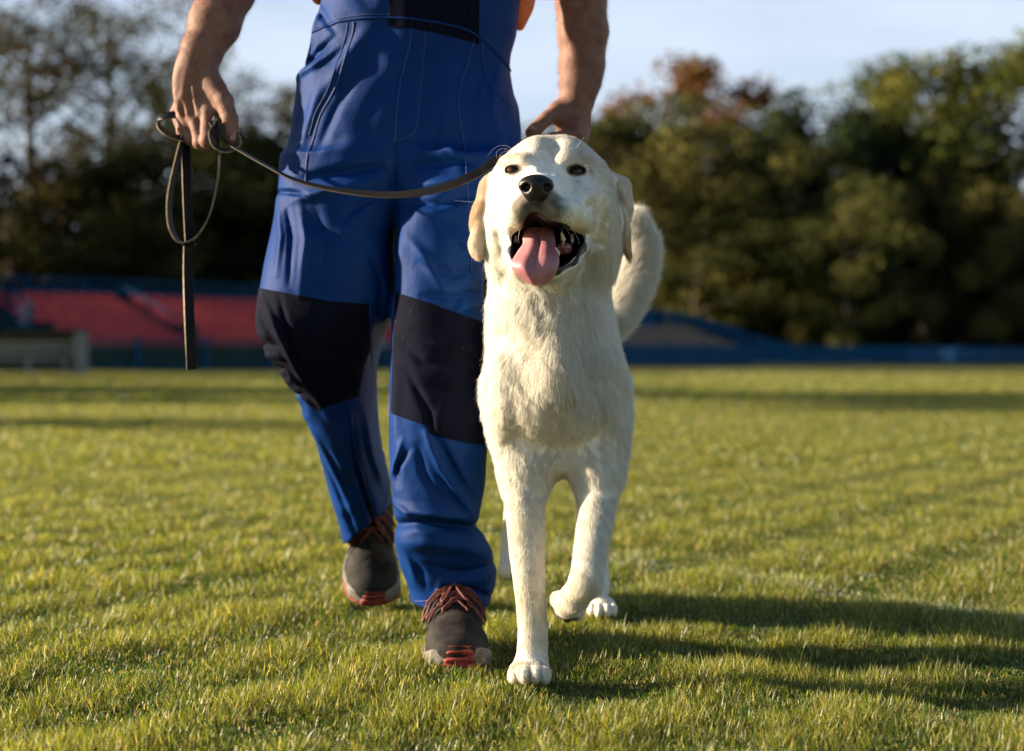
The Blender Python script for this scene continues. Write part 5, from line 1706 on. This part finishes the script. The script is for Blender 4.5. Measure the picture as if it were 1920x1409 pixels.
def grow(n, seed):
    r = np.random.default_rng(seed)
    tri = np.concatenate([Q[:, [0, 1, 2]], Q[:, [0, 2, 3]]])
    A = V[tri[:, 0]]; B = V[tri[:, 1]]; C = V[tri[:, 2]]
    ar = np.linalg.norm(np.cross(B-A, C-A), axis=1)/2
    cen = (A+B+C)/3
    fn = np.cross(B-A, C-A); fn /= np.linalg.norm(fn, axis=1, keepdims=True) + 1e-12
    _, _, _, de, _, _ = region(cen)
    facing = np.where((fn*(-cen + np.array((0, 0, CAMZ)))).sum(1) > -.15, 1.0, .18)
    w = ar*de*facing; w[bare(cen)] = 0
    w /= w.sum()
    t = r.choice(len(tri), n, p=w)
    u, v = r.random(n), r.random(n); fl = u+v > 1; u[fl] = 1-u[fl]; v[fl] = 1-v[fl]
    X = A[t] + u[:, None]*(B[t]-A[t]) + v[:, None]*(C[t]-A[t])
    Nn = (N[tri[t, 0]] + N[tri[t, 1]] + N[tri[t, 2]]); Nn /= np.linalg.norm(Nn, axis=1, keepdims=True)
    D, L, R, de, wh, wt = region(X)
    D = D - (D*Nn).sum(1, keepdims=True)*Nn; D /= np.linalg.norm(D, axis=1, keepdims=True) + 1e-6
    leg = (X[:, 2] < .28)[:, None]
    # tufts: strands lean towards the centre of their tuft
    cell = .007 + .006*(1-wh)
    tuft = (1-leg)*(1-.8*wt)[:, None]*np.stack([waves(X, 330, 4, 41), waves(X, 330, 4, 42), waves(X, 330, 4, 43)], 1)*.10*(1-.6*wh)[:, None]
    jit = r.normal(0, 1, (n, 3))*(.13 - .06*wh - .05*leg[:, 0]*(1-wh))[:, None]
    lift = (.17 - .07*np.clip((.34-X[:, 2])/.1, 0, 1) - .08*wh + .08*r.random(n) + .50*wt + .10*(1-wh)*(1-wt)*(X[:, 2] > .28)*np.clip(waves(X, 40, 4, 44), -1, 1.5))[:, None]
    L = L * np.where(wt > .5, r.uniform(.85, 1.1, n), r.uniform(.65, 1.12, n)) * (1 + .15*waves(X, 90, 4, 45)*(1-wh)*(X[:, 2] > .3)*(1-wt))
    d1 = D + Nn*lift*1.5 + tuft*.5 + jit*.4
    d2 = D + Nn*lift*.4 + tuft + jit
    d3 = D - Nn*.02 + tuft*1.4 + jit*1.6 + np.array((0, 0, -.12))*(1-wt)[:, None]
    pts = [X - Nn*.0004]
    for d in (d1, d2, d3):
        d = d/np.linalg.norm(d, axis=1, keepdims=True)
        pts.append(pts[-1] + d*(L/3)[:, None])
    C_ = dog_tint(X.astype(np.float32), Nn)
    C_ = C_ * (r.uniform(.74, 1.12, n) * (1 + .05*waves(X, 420, 5, 47)))[:, None]
    C_ = np.clip(C_, 0, .94)
    return np.stack(pts, 1), R*r.uniform(.75, 1.2, n), C_
m_fur = bpy.data.materials.new('fur'); m_fur.use_nodes = True
nt = m_fur.node_tree; nt.nodes.clear()
o_ = nt.nodes.new('ShaderNodeOutputMaterial'); at = nt.nodes.new('ShaderNodeAttribute'); at.attribute_name = 'tint'
pr = nt.nodes.new('ShaderNodeBsdfPrincipled'); pr.inputs['Roughness'].default_value = .45; pr.inputs['Specular IOR Level'].default_value = .25
tr = nt.nodes.new('ShaderNodeBsdfTranslucent'); mx = nt.nodes.new('ShaderNodeMixShader'); mx.inputs[0].default_value = .45
nt.links.new(at.outputs['Color'], pr.inputs['Base Color']); nt.links.new(at.outputs['Color'], tr.inputs['Color'])
nt.links.new(pr.outputs[0], mx.inputs[1]); nt.links.new(tr.outputs[0], mx.inputs[2]); nt.links.new(mx.outputs[0], o_.inputs['Surface'])
S, R_, C_ = grow(FURN, 9)
hair_obj('fur', S, R_, m_fur, dog, tint=C_)
# whiskers and brow hairs
m_wh = mat('whisker', (.75, .70, .62), .4)
def whisk(lst):
    out = []
    for c0, c1, c2, c3 in lst:
        out.append(spline([tuple(P(*c)) for c in (c0, c1, c2, c3)], 8))
    return np.array(out)
WH = [((962,283,2.39),(950,274,2.37),(930,276,2.36),(914,293,2.355)), ((960,285,2.39),(945,279,2.37),(932,284,2.36),(931,297,2.35)), ((962,288,2.39),(948,284,2.37),(938,291,2.36),(936,302,2.355)),
      ((1078,280,2.40),(1086,270,2.38),(1092,262,2.37),(1096,256,2.36)), ((1095,285,2.41),(1106,285,2.40),(1115,292,2.39),(1121,304,2.385)),
      ((912,384,2.43),(890,380,2.42),(872,378,2.41),(852,377,2.41)), ((965,428,2.34),(962,436,2.33),(959,444,2.325),(958,455,2.32)), ((975,430,2.33),(973,440,2.32),(972,448,2.31),(973,456,2.31)),
      ((1062,428,2.34),(1068,440,2.33),(1072,448,2.325),(1073,460,2.32)), ((1070,428,2.35),(1078,438,2.34),(1084,448,2.33),(1086,460,2.33)), ((1080,426,2.36),(1090,436,2.35),(1096,448,2.35),(1098,456,2.35)),
      ((1052,430,2.33),(1056,440,2.32),(1057,450,2.315),(1055,462,2.31)), ((955,425,2.36),(945,436,2.35),(930,448,2.35),(912,470,2.35)), ((1085,405,2.37),(1110,415,2.34),(1130,432,2.33),(1142,455,2.33))]
hair_obj('whiskers', whisk(WH), .00022, m_wh, dog, taper=.3)
